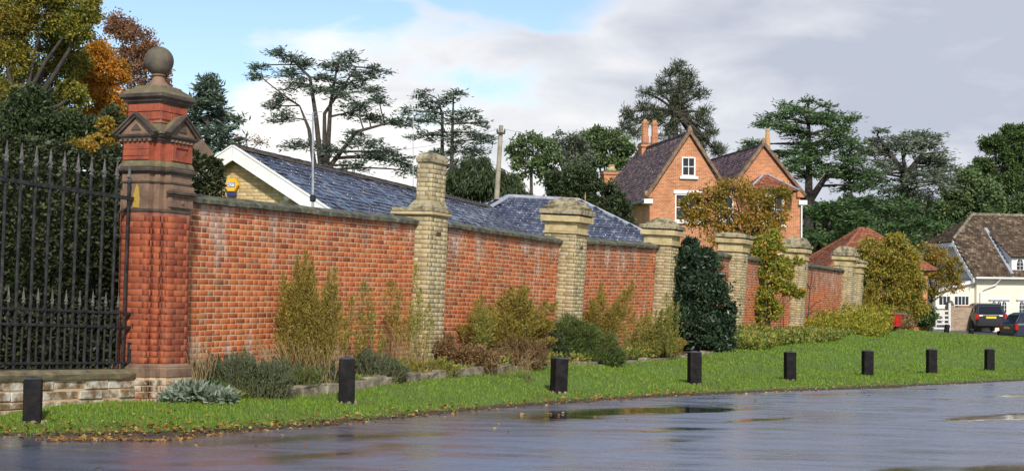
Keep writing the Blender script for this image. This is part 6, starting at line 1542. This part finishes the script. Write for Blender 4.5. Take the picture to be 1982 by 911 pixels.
# ------------------------------------------------------------------ garden trees and shrubs near the wall
broadleaf('apple_tree', 'golden brown autumn tree in front of the red house', 'tree', 62, (1452, 600), [(1420, 368, 44, 26), (1370, 385, 36, 26), (1465, 385, 40, 30), (1500, 415, 28, 30), (1415, 415, 50, 26), (1355, 420, 38, 24), (1470, 435, 44, 26), (1400, 455, 48, 20), (1510, 375, 22, 18, 0, 0.6), (1335, 400, 22, 22, 0, 0.6)], M['lf_apple'], M['bark'], 18, 62, (0.09, 0.17), trunk_r=0.16, fork=(1450, 470), crad=0.34)
broadleaf('olive_willow', 'olive green bushy shrub right of the last wall pillar', 'shrub', 61, (1705, 640), [(1695, 485, 34, 32), (1725, 510, 34, 36), (1680, 540, 28, 38), (1715, 560, 42, 44), (1755, 545, 26, 34), (1690, 600, 26, 26), (1740, 600, 36, 28), (1665, 505, 18, 22), (1770, 585, 22, 30), (1760, 500, 24, 26), (1730, 475, 26, 20), (1745, 530, 30, 30), (1770, 545, 24, 30), (1705, 625, 60, 16)], M['lf_willow'], M['bark'], 22, 175, (0.09, 0.19), ratio=0.35, trunk_r=0.1, fork=(1705, 600), crad=0.32, hang=0.4)
broadleaf('autumn_thorn', 'amber leaved thorn tree in front of the white cottage gable', 'tree', 72, (1800, 640), [(1790, 500, 26, 30), (1812, 492, 18, 18, 0, 0.6), (1832, 530, 24, 22, 0, 0.7), (1800, 545, 40, 30), (1848, 550, 18, 18, 0, 0.5), (1780, 570, 26, 24), (1770, 530, 26, 30), (1815, 515, 34, 30), (1850, 515, 16, 18, 0, 0.5)], M['lf_apple'], M['bark'], 20, 80, (0.07, 0.14), trunk_r=0.08, fork=(1803, 585), crad=0.32)
broadleaf('shady_shrub', 'dark shady shrub under the olive bush by the litter bin', 'shrub', 66, (1760, 640), [(1740, 605, 36, 28), (1775, 600, 30, 30), (1710, 615, 25, 22), (1795, 612, 16, 20)], M['lf_oak'], M['bark'], 20, 150, (0.08, 0.16), trunk_r=0.06, fork=(1760, 615), crad=0.3)

def at_bed(px, out):
    s = wall_s(px, out, 0.5); w = W(s, out); return s, w
def bush(name, label, px, out, base_py, blobs, mat, clumps=20, per=200, leaf=(0.03, 0.07), ratio=0.4, **kw):
    s, w = at_bed(px, out)
    kw.setdefault('trunk_r', 0.03); kw.setdefault('fork', (px, base_py - 12))
    return broadleaf(name, label, kw.pop('cat', 'shrub'), w.y, (px, base_py), blobs, mat, kw.pop('bark', M['bark']), clumps, per, leaf, ratio, **kw)
bush('laurel_bush', 'big glossy dark laurel bush against the wall', 1345, 0.75, 690, [(1335, 505, 40, 34), (1365, 530, 40, 36), (1325, 560, 40, 44), (1375, 580, 40, 46), (1345, 625, 52, 46), (1398, 630, 24, 34), (1300, 625, 24, 32), (1365, 668, 44, 22), (1310, 530, 22, 30), (1350, 570, 32, 45), (1345, 640, 36, 36), (1338, 468, 14, 12, 0, 0.4), (1395, 560, 12, 10, 0, 0.3), (1412, 600, 9, 8, 0, 0.3), (1292, 570, 9, 12, 0, 0.3), (1288, 655, 12, 10, 0, 0.3), (1408, 665, 12, 9, 0, 0.3), (1372, 490, 10, 9, 0, 0.3), (1310, 488, 9, 9, 0, 0.3)], M['lf_laurel'], 26, 150, (0.07, 0.14), 0.38, crad=0.28, up=0.3, trunk_r=0.07)
bush('wall_climber', 'leafy green climber trained up the wall right of the laurel', 1480, 0.20, 648, [(1485, 462, 26, 22), (1500, 485, 26, 20), (1478, 515, 22, 26), (1490, 545, 26, 26), (1472, 580, 18, 30), (1490, 600, 22, 26), (1470, 630, 18, 18), (1522, 560, 16, 12), (1545, 566, 14, 7), (1465, 480, 14, 18), (1510, 520, 18, 14)], M['lf_climb'], 16, 75, (0.06, 0.13), 0.6, crad=0.32, dscale=0.35, trunk_r=0.05)
bush('creeper_tuft', 'small creeper hanging from the coping beside the stepped dome pillar', 1520, 0.1, 560, [(1515, 508, 22, 12), (1545, 505, 10, 8), (1528, 530, 10, 12)], M['lf_climb'], 10, 40, (0.05, 0.11), 0.6, dscale=0.4, trunk_r=0.02)
def creeper():
    s, w = at_bed(1570, 0.04); o = new_plant('bare_creeper', 'thin bare creeper stems on the farthest clear wall', 'creeper', Vector((w.x, w.y, gz(w.x, w.y))))
    m_ = MB()
    for st in ([(1562, 632), (1565, 600), (1568, 560), (1572, 530), (1570, 510)], [(1565, 600), (1580, 585), (1590, 582)], [(1562, 625), (1578, 612), (1600, 618)], [(1568, 560), (1560, 545)]):
        pts = []
        for x, y in st:
            s_ = wall_s(x, 0.16, 2.0); ww = W(s_, 0.16); pts.append(P(x, y, ww.y))
        m_.tube(pts, 0.018, 5)
    woody('stem', m_, M['bark'], o)
creeper()

bush('cap_fern', 'small green fern tuft growing on the pyramid pillar cap', 1080, -0.1, 408, [(1077, 397, 9, 7), (1088, 393, 6, 5), (1070, 404, 5, 4)], M['lf_broom'], 10, 30, (0.04, 0.09), 0.35, trunk_r=0.0, cat='fern', up=0.3, dscale=0.6)
# feathery tall plants: upright wands with fine leaves
def wands(name, label, px, out, base_py, tops, mat, leaf=(0.035, 0.075), dens=420, bare=0.35, spread=0.10, stemmat=None, cat='plant', group=None, lw=0.20, arch=0.0, plume=1.0):
    s, w = at_bed(px, out); Y = w.y; k = Y / FPX
    base = Vector((w.x, w.y, gz(w.x, w.y)))
    o = new_plant(name, label, cat, base, group)
    m_ = MB(); Vs = []
    for (bx, tx, ty, *rest) in tops:
        wd = rest[0] if rest else spread
        yy = Y + rng.uniform(-0.18, 0.25)
        b = P(bx, base_py, yy); b.z = gz(b.x, b.y) - 0.03; t = P(tx, ty, yy + rng.uniform(-0.1, 0.1))
        mid = b.lerp(t, 0.55) + Vector((rng.uniform(-.04, .04), rng.uniform(-.05, .05), 0.05 + arch))
        pts = [b, b.lerp(mid, 0.5) + Vector((rng.uniform(-.02, .02), 0, 0)), mid, mid.lerp(t, 0.6) + Vector((0, 0, arch * 0.3)), t]
        m_.tube(pts, [0.008, 0.007, 0.006, 0.004, 0.002], 4)
        A = np.array(pts); H = max(0.12, t.z - b.z); n = int(dens * H * (wd / 0.10))
        tt = bare + (1 - bare) * rng.uniform(0, 1, n); seg = np.minimum((tt * 4).astype(int), 3); f = (tt * 4 - seg)[:, None]
        c = A[seg] * (1 - f) + A[seg + 1] * f
        env = np.sin(np.clip((tt - bare) / (1 - bare), 0, 1) * math.pi * 0.93 + 0.12)[:, None] * plume
        off = rng.normal(size=(n, 3)) * np.array([1, 1, 0.35]) * wd * 0.5 * env
        d = off * 3.0 + np.array([0, 0, 0.16]) + rng.normal(size=(n, 3)) * 0.06
        l = rng.uniform(leaf[0], leaf[1], n); Vs.append(leaf_quads(c + off, d, l, l * lw))
    woody('stems', m_, stemmat or M['stem_green'], o)
    leaf_obj('foliage', np.concatenate(Vs), mat, o)
    return o
def R_(n, x0, x1, fx): return [fx(x) for x in np.linspace(x0, x1, n) + rng.uniform(-4, 4, n)]
tp = []
for x in np.linspace(538, 660, 46):
    hmap = np.interp(x, [535, 555, 580, 600, 620, 645, 660], [600, 535, 500, 515, 560, 525, 600])
    tp.append((x * 0.6 + 598 * 0.4 + rng.uniform(-8, 8), x + rng.uniform(-7, 9), hmap + abs(rng.normal(0, 38)), rng.uniform(0.05, 0.11)))
tp += [(590, 592, 486, 0.08), (585, 576, 498, 0.09), (600, 604, 505, 0.08), (628, 648, 520, 0.09), (560, 548, 528, 0.09)]
wands('feathery_shrub', 'tallest feathery olive green plant against the first stretch of wall', 597, 0.55, 738, tp, M['lf_feather'], dens=520, bare=0.22, leaf=(0.03, 0.065))
wands('wispy_wand', 'slim plumed wand left of the second bollard, short', 678, 0.5, 735, [(676, 682, 575, 0.10), (682, 690, 640, 0.06), (670, 668, 620, 0.08), (690, 700, 655, 0.07), (674, 662, 650, 0.07)], M['lf_feather_g'], dens=330, bare=0.45, group='slim wands before the wall')
wands('wispy_wand', 'slim plumed wand right above the second bollard', 712, 0.5, 730, [(722, 704, 548, 0.12), (738, 735, 640, 0.05), (716, 698, 610, 0.08), (726, 720, 600, 0.07), (732, 744, 655, 0.07)], M['lf_feather_g'], dens=330, bare=0.42, group='slim wands before the wall')
wands('wispy_wand', 'dark headed wand between the bollard and the chimney pillar', 757, 0.5, 726, [(760, 757, 545, 0.13), (764, 775, 560, 0.07), (755, 748, 610, 0.08), (768, 784, 620, 0.08), (762, 766, 590, 0.08)], M['lf_feather'], dens=330, bare=0.45, group='slim wands before the wall')
wands('pillar_wands', 'clump of thin green wands at the foot of the chimney pillar', 800, 0.7, 720, [(792, 806, 512, 0.06), (800, 815, 560, 0.08), (806, 832, 590, 0.09), (812, 838, 622, 0.07), (788, 795, 590, 0.07), (796, 800, 620, 0.08), (782, 776, 640, 0.06), (818, 826, 650, 0.06), (805, 812, 600, 0.07)], M['lf_feather_g'], dens=380, bare=0.25, stemmat=M['stem'])
tp = [(900 + rng.uniform(-15, 60), x + rng.uniform(-6, 6), np.interp(x, [890, 930, 960, 1000, 1040, 1075], [640, 590, 585, 560, 555, 590]) + rng.uniform(-10, 75), rng.uniform(0.08, 0.15)) for x in np.linspace(882, 1082, 84)]
wands('arching_shrub', 'broad olive gold arching shrub below the yellow lichen patch', 965, 0.6, 722, [(960 + (t[0] - 915) * 1.1, *t[1:]) for t in tp], M['lf_feather'], dens=430, bare=0.20, arch=0.08, leaf=(0.035, 0.08))
wands('green_wands', 'upright yellow green wands left of the arching shrub', 935, 0.75, 724, [(925 + rng.uniform(-10, 20), x, y, 0.10) for x, y in ((918, 585), (932, 572), (938, 600), (945, 615), (922, 630), (960, 600), (950, 640))], M['lf_feather_g'], dens=360, bare=0.25)
bush('brown_shrub', 'brown twiggy shrub right of the chimney pillar', 880, 0.6, 722, [(862, 670, 18, 30), (885, 685, 26, 30), (915, 690, 28, 28), (945, 700, 24, 20), (900, 715, 30, 14)], M['lf_brown'], 20, 110, (0.04, 0.09), 0.22, up=0.8, bark=M['stem'])
bush('russet_shrub', 'reddish brown leafy shrub under the arching plumes', 1000, 0.7, 716, [(1005, 600, 26, 26), (1030, 625, 26, 22), (985, 650, 28, 30), (965, 680, 28, 26), (1020, 680, 28, 24), (1045, 655, 20, 20)], M['lf_brown'], 18, 110, (0.05, 0.10), 0.35, up=0.3)
bush('broom_bush', 'dense dark green broom bush behind the third bollard', 1140, 0.8, 715, [(1100, 640, 32, 28), (1135, 655, 38, 34), (1170, 675, 36, 30), (1110, 690, 34, 24), (1150, 698, 44, 18), (1085, 665, 18, 22), (1190, 695, 22, 18)], M['lf_broom'], 26, 230, (0.04, 0.09), 0.14, crad=0.28, up=0.5)
bush('shade_fill_foliage', 'dark foliage added for the shade left of the broom bush', 1065, 0.55, 712, [(1070, 665, 26, 28), (1058, 695, 24, 18), (1085, 690, 22, 22)], M['lf_yew'], 20, 150, (0.03, 0.07), 0.4)  # dark leaves added to stand for the deep shadow between the plants
tp = [(1160 + rng.uniform(-30, 30), x + rng.uniform(-6, 6), y + rng.uniform(-8, 14), rng.uniform(0.10, 0.16)) for x, y in 2 * ((1130, 600), (1145, 575), (1160, 556), (1165, 570), (1180, 610), (1195, 575), (1210, 560), (1225, 552), (1205, 590), (1190, 620), (1150, 600), (1170, 600), (1215, 600), (1230, 600))]
wands('tall_plumes', 'tall olive plumes rising behind the broom bush', 1175, 0.5, 705, tp, M['lf_feather'], dens=420, bare=0.15)
tp = [(x + rng.uniform(-8, 8), x + rng.uniform(-2, 14), np.interp(x, [1200, 1250, 1285, 1310], [640, 600, 575, 600]) + rng.uniform(-10, 70), rng.uniform(0.06, 0.12)) for x in np.linspace(1205, 1305, 50)]
wands('laurel_plumes', 'yellow green plumes left of the big laurel', 1255, 0.8, 698, tp, M['lf_feather_g'], dens=420, bare=0.12)
# low bushes at the front of the bed
def sprigs(name, label, px, out, base_py, x0, x1, ytop, n, mat, lean=22, leaf=(0.025, 0.055), dens=900, group=None):
    tp = []
    for _ in range(n):
        x = rng.uniform(x0, x1); t = (x - x0) / (x1 - x0); top = np.interp(t, np.linspace(0, 1, len(ytop)), ytop)
        tp.append((x + rng.uniform(-6, 6), x + (t - 0.5) * lean + rng.normal(0, 9), min(base_py - 14, top + abs(rng.normal(0, 1)) * (base_py - top) * 0.38), rng.uniform(0.035, 0.055)))
    return wands(name, label, px, out, base_py, tp, mat, leaf=leaf, dens=dens, bare=0.06, cat='shrub', lw=0.16, group=group)
sprigs('rosemary_bush', 'sprawling dark rosemary bush right of the gate pier', 455, 0.65, 757, 398, 545, [705, 680, 690, 676, 700, 690, 715], 190, M['lf_rosemary'], 50)
sprigs('lavender_bush', 'small grey lavender tuft left of the second bollard', 632, 0.8, 747, 608, 656, [715, 698, 700, 712], 70, M['lf_rosemary'])
sprigs('lavender_bush', 'spiky grey lavender bush right of the second bollard', 728, 0.8, 740, 692, 768, [700, 672, 678, 690, 705], 110, M['lf_rosemary'], 40)
sprigs('lavender_bush', 'low green spiky tuft just right of the chimney pillar foot', 840, 0.85, 728, 815, 880, [705, 690, 695, 705], 70, M['lf_feather_g'], 30)
sprigs('leafy_tuft', 'low fresh green tuft between the lavender and the chimney pillar', 785, 0.75, 728, 755, 812, [705, 690, 695, 700], 60, M['lf_climb'], 30, leaf=(0.04, 0.08), dens=420)
sprigs('leafy_tuft', 'small olive tuft under the tallest feathery plant', 575, 0.75, 750, 545, 612, [715, 700, 705, 712], 60, M['lf_broom'], 30, leaf=(0.03, 0.06), dens=600)
sprigs('heather_bush', 'rust brown spiky shrub in front of the arching shrub', 985, 0.85, 718, 940, 1045, [680, 655, 640, 650, 675], 150, M['lf_brown'], 40, leaf=(0.03, 0.07))
sprigs('heather_bush', 'rust and green tangle between the third pillar and the laurel', 1275, 0.85, 698, 1235, 1310, [660, 640, 650, 655], 120, M['lf_feather'], 30, leaf=(0.03, 0.07))
bush('silver_rosette_plant', 'silvery broad leaved plant at the foot of the gate pier', 380, 0.95, 782, [(350, 765, 22, 12), (380, 762, 26, 14), (410, 768, 26, 10), (435, 770, 16, 7), (330, 774, 14, 6)], M['lf_silver'], 14, 26, (0.08, 0.17), 0.34, up=0.7, trunk_r=0.015, cat='plant')
bush('green_clump', 'fresh green leafy clump behind the silvery plant', 412, 0.85, 772, [(412, 748, 12, 9), (425, 752, 8, 7)], M['lf_green'], 10, 24, (0.05, 0.10), 0.6, up=0.5, trunk_r=0.01, cat='plant')
def straw(name, label, px, out, base_py, x0, x1, top, n, arch):
    s, w = at_bed(px, out); o = new_plant(name, label, 'grass', Vector((w.x, w.y, gz(w.x, w.y))))
    m_ = MB()
    for _ in range(n):
        x = rng.uniform(x0, x1); yy = w.y + rng.uniform(-0.25, 0.25); b = P(x, base_py, yy); b.z = gz(b.x, b.y) - 0.02
        tx = x + rng.normal(0, 1) * 17 + arch * rng.uniform(0.4, 1.2); t = P(tx, top + abs(rng.normal(0, 30)), yy + rng.uniform(-0.1, 0.1))
        md = b.lerp(t, 0.5); md.z += 0.12 if arch else 0.03; md.x -= 0.1 * (1 if arch > 0 else -1 if arch < 0 else 0)
        m_.tube([b, b.lerp(md, 0.6), md, md.lerp(t, 0.6) + Vector((0, 0, 0.04 if arch else 0)), t], [0.005, 0.0045, 0.004, 0.003, 0.002], 3)
    woody('stalks', m_, M['stem'], o)
    return o
straw('dry_grass', 'thin dry straw stalks beside the gate pier', 388, 0.5, 745, 372, 405, 640, 34, 0)
straw('dry_grass', 'arching heap of pale dry grass left of the tallest feathery plant', 520, 0.5, 735, 500, 550, 650, 60, -30)
straw('dry_grass', 'pale dry stems under the tallest feathery plant', 598, 0.65, 742, 555, 645, 655, 90, 0)
straw('dry_grass', 'pale dry stems between the second bollard and the chimney pillar', 770, 0.6, 728, 735, 830, 640, 80, 0)
straw('dry_grass', 'dry stems in front of the brown shrub', 910, 0.8, 728, 880, 1040, 670, 60, 8)
# ground cover along the far bed
def cover(name, label, x0, x1, out0, out1, n, hgt, mat, leaf=(0.05, 0.10), cat='ground cover', kind=None, ratio=0.5):
    s0, s1 = wall_s(x0, 0.8), wall_s(x1, 0.8); s = rng.uniform(s0, s1, n); ou = rng.uniform(out0, out1, n)
    x = W0.x + WD.x * s + WN.x * ou; y = W0.y + WD.y * s + WN.y * ou
    hh = hgt * (0.35 + 0.65 * np.abs(np.sin(s * 1.3 + 2 * np.sin(s * 0.7)))) * rng.uniform(0.1, 1, n) ** 0.7
    p = np.stack([x, y, ground(x, y) + hh], -1); d = rng.normal(size=(n, 3)); d[:, 2] += 0.7
    l = rng.uniform(leaf[0], leaf[1], n); V = leaf_quads(p, d, l, l * ratio)
    c = W((s0 + s1) / 2, 0.8); o = new_plant(name, label, cat, Vector((c.x, c.y, gz(c.x, c.y))))
    leaf_obj('foliage', V, mat, o)
    if kind: o['kind'] = kind
    return o
cover('ground_cover', 'low mixed ground cover along the first stretch of flower bed', 430, 860, 0.1, 0.95, 9000, 0.16, M['lf_low'], (0.03, 0.08), kind='stuff')
cover('ground_cover', 'low mixed ground cover below the arching shrub and broom', 860, 1300, 0.1, 1.0, 13000, 0.25, M['lf_low'], (0.04, 0.09), kind='stuff')
cover('ground_cover', 'rough green ground cover between the laurel and the dome pillars', 1390, 1600, 0.1, 1.9, 16000, 0.38, M['lf_low'], (0.06, 0.13), kind='stuff')
cover('yellow_shrub', 'yellow green low shrub at the foot of the last pillar', 1590, 1665, 0.2, 2.2, 9000, 0.95, M['lf_yellow'], (0.06, 0.13), cat='shrub')
cover('purple_shrub', 'low dark purplish shrub at the end of the flower bed', 1665, 1700, 0.3, 2.2, 5000, 0.75, M['lf_brown'], (0.06, 0.13), cat='shrub')
bush('golden_conifer', 'upright golden conifer right of the last pillar', 1678, 0.2, 630, [(1680, 575, 12, 18), (1676, 600, 15, 20), (1674, 620, 14, 14), (1686, 560, 6, 12)], M['lf_willow'], 18, 130, (0.06, 0.14), 0.2, up=1.2)
bush('orange_spurge', 'small orange leaved plant right of the litter bin', 1755, -4.0, 620, [(1752, 604, 10, 8), (1762, 612, 8, 6)], M['lf_orange'], 10, 25, (0.1, 0.2), 0.4, trunk_r=0.01, cat='plant')
bush('wall_foot_plant', 'low leafy weeds at the foot of the stone gate wall', 1870, -9, 636, [(1858, 632, 10, 5), (1875, 636, 10, 5), (1895, 638, 12, 4), (1915, 640, 8, 3)], M['lf_green'], 12, 25, (0.08, 0.18), 0.5, trunk_r=0.01, cat='plant')

# ------------------------------------------------------------------ grass blades and fallen leaves
def turf():
    n = 640000
    px_x = rng.uniform(-0.40, 0.42, n); Y = 13.5 + rng.uniform(0, 1, n) ** 1.75 * 62
    X = px_x * Y
    d = edge_dist(X, Y) + 0.13 * wob(X, Y, 2.6) + 0.10 * wob(Y, X, 9.0); s, ou = wall_local(X, Y)
    keep = (d > 0.05) & (rng.uniform(0, 1, n) < np.clip(d / 0.75, 0.05, 1)) & ~((s > 0.2) & (ou < np.interp(s, BS, BO) - 0.02) & (s < 42)) & ~((s <= 0.2) & (ou < 0.14)) & ~((s >= 42) & (ou < 0.6)) & ~((Y > 69) & (X > 16.8) & (X < 23) & (Y > 69 + (X - 17))) & ~((X > 20.5) & (Y > 79.5 - (X - 21) * 0.36))
    X, Y, d = X[keep], Y[keep], d[keep]; n = len(X)
    z = ground_z(X, Y) - 0.006
    far = np.clip((Y - 14) / 40, 0, 1)
    l = rng.uniform(0.022, 0.06, n) * (1 + 0.35 * far) * np.where(d < 0.6, 0.8, 1.0); wd = (0.005 + 0.013 * far)
    an = rng.uniform(0, 6.28, n); lean = rng.uniform(0.05, 0.75, n)
    dirv = np.stack([np.cos(an) * lean, np.sin(an) * lean, np.ones(n)], -1); dirv = unit(dirv)
    side = np.stack([-np.sin(an), np.cos(an), np.zeros(n)], -1) * wd[:, None]
    b = np.stack([X, Y, z], -1)
    V = np.stack([b - side, b + side, b + dirv * l[:, None]], 1).reshape(-1, 3)
    me = np_mesh('grass', V, np.arange(len(V)).reshape(-1, 3)); me.materials.append(M['grass'])
    tag(link('grass', me), 'bright green mown grass of the roadside verge', 'grass', kind='stuff')
turf()
def fallen():
    n = 5200
    t = rng.uniform(0, 1, n) ** 1.5; X = -6.2 + t * 22; d = np.abs(rng.normal(0.25, 0.33, n)) * np.where(rng.uniform(0, 1, n) < 0.2, 2.6, 1) - 0.12
    Y = edge_y(X) + d * 1.25
    keep = rng.uniform(0, 1, n) < np.interp(X, [-6, -3, 0, 4, 10, 16], [1, 1, 0.8, 0.5, 0.3, 0.2]) * np.clip(0.55 + 1.1 * wob(X, Y, 2.2), 0.06, 1); X, Y = X[keep], Y[keep]
    # a drift of leaves lying on the road and single ones further out
    n2 = 260; X2 = rng.uniform(-4.6, -3.2, n2); Y2 = edge_y(X2) - 0.32 + rng.normal(0, 0.05, n2)
    n3 = 90; X3 = rng.uniform(-4.5, 7, n3); Y3 = edge_y(X3) - rng.uniform(0.2, 6, n3) * rng.uniform(0.2, 1, n3)
    X, Y = np.concatenate([X, X2, X3]), np.concatenate([Y, Y2, Y3]); n = len(X)
    z = np.maximum(ground_z(X, Y) + rng.uniform(0.01, 0.045, n), -0.05)
    z = np.where(edge_dist(X, Y) < -0.15, -0.048, z)
    dirv = rng.normal(size=(n, 3)); dirv[:, 2] *= 0.25
    l = rng.uniform(0.03, 0.08, n) * rng.uniform(0.6, 1.1, n)
    p = np.stack([X, Y, z], -1); dirv = unit(dirv)
    nrm = unit(np.stack([rng.normal(0, 0.3, n), rng.normal(0, 0.3, n) - 0.2, np.ones(n)], -1)); side = unit(np.cross(dirv, nrm)) * (l * 0.36)[:, None]
    c = p; tip = dirv * (l * 0.5)[:, None]; lift = np.array([0, 0, 1]) * (rng.uniform(0.0, 0.014, n))[:, None]
    V = np.stack([c - tip, c + side + lift, c + tip, c - side + lift], 1).reshape(-1, 3)
    me = np_mesh('fallen_leaves', V, np.arange(len(V)).reshape(-1, 4)); me.materials.append(M['fallen'])
    tag(link('fallen_leaves', me), 'yellow and brown fallen leaves strewn along the road edge', 'leaves', kind='stuff')
fallen()
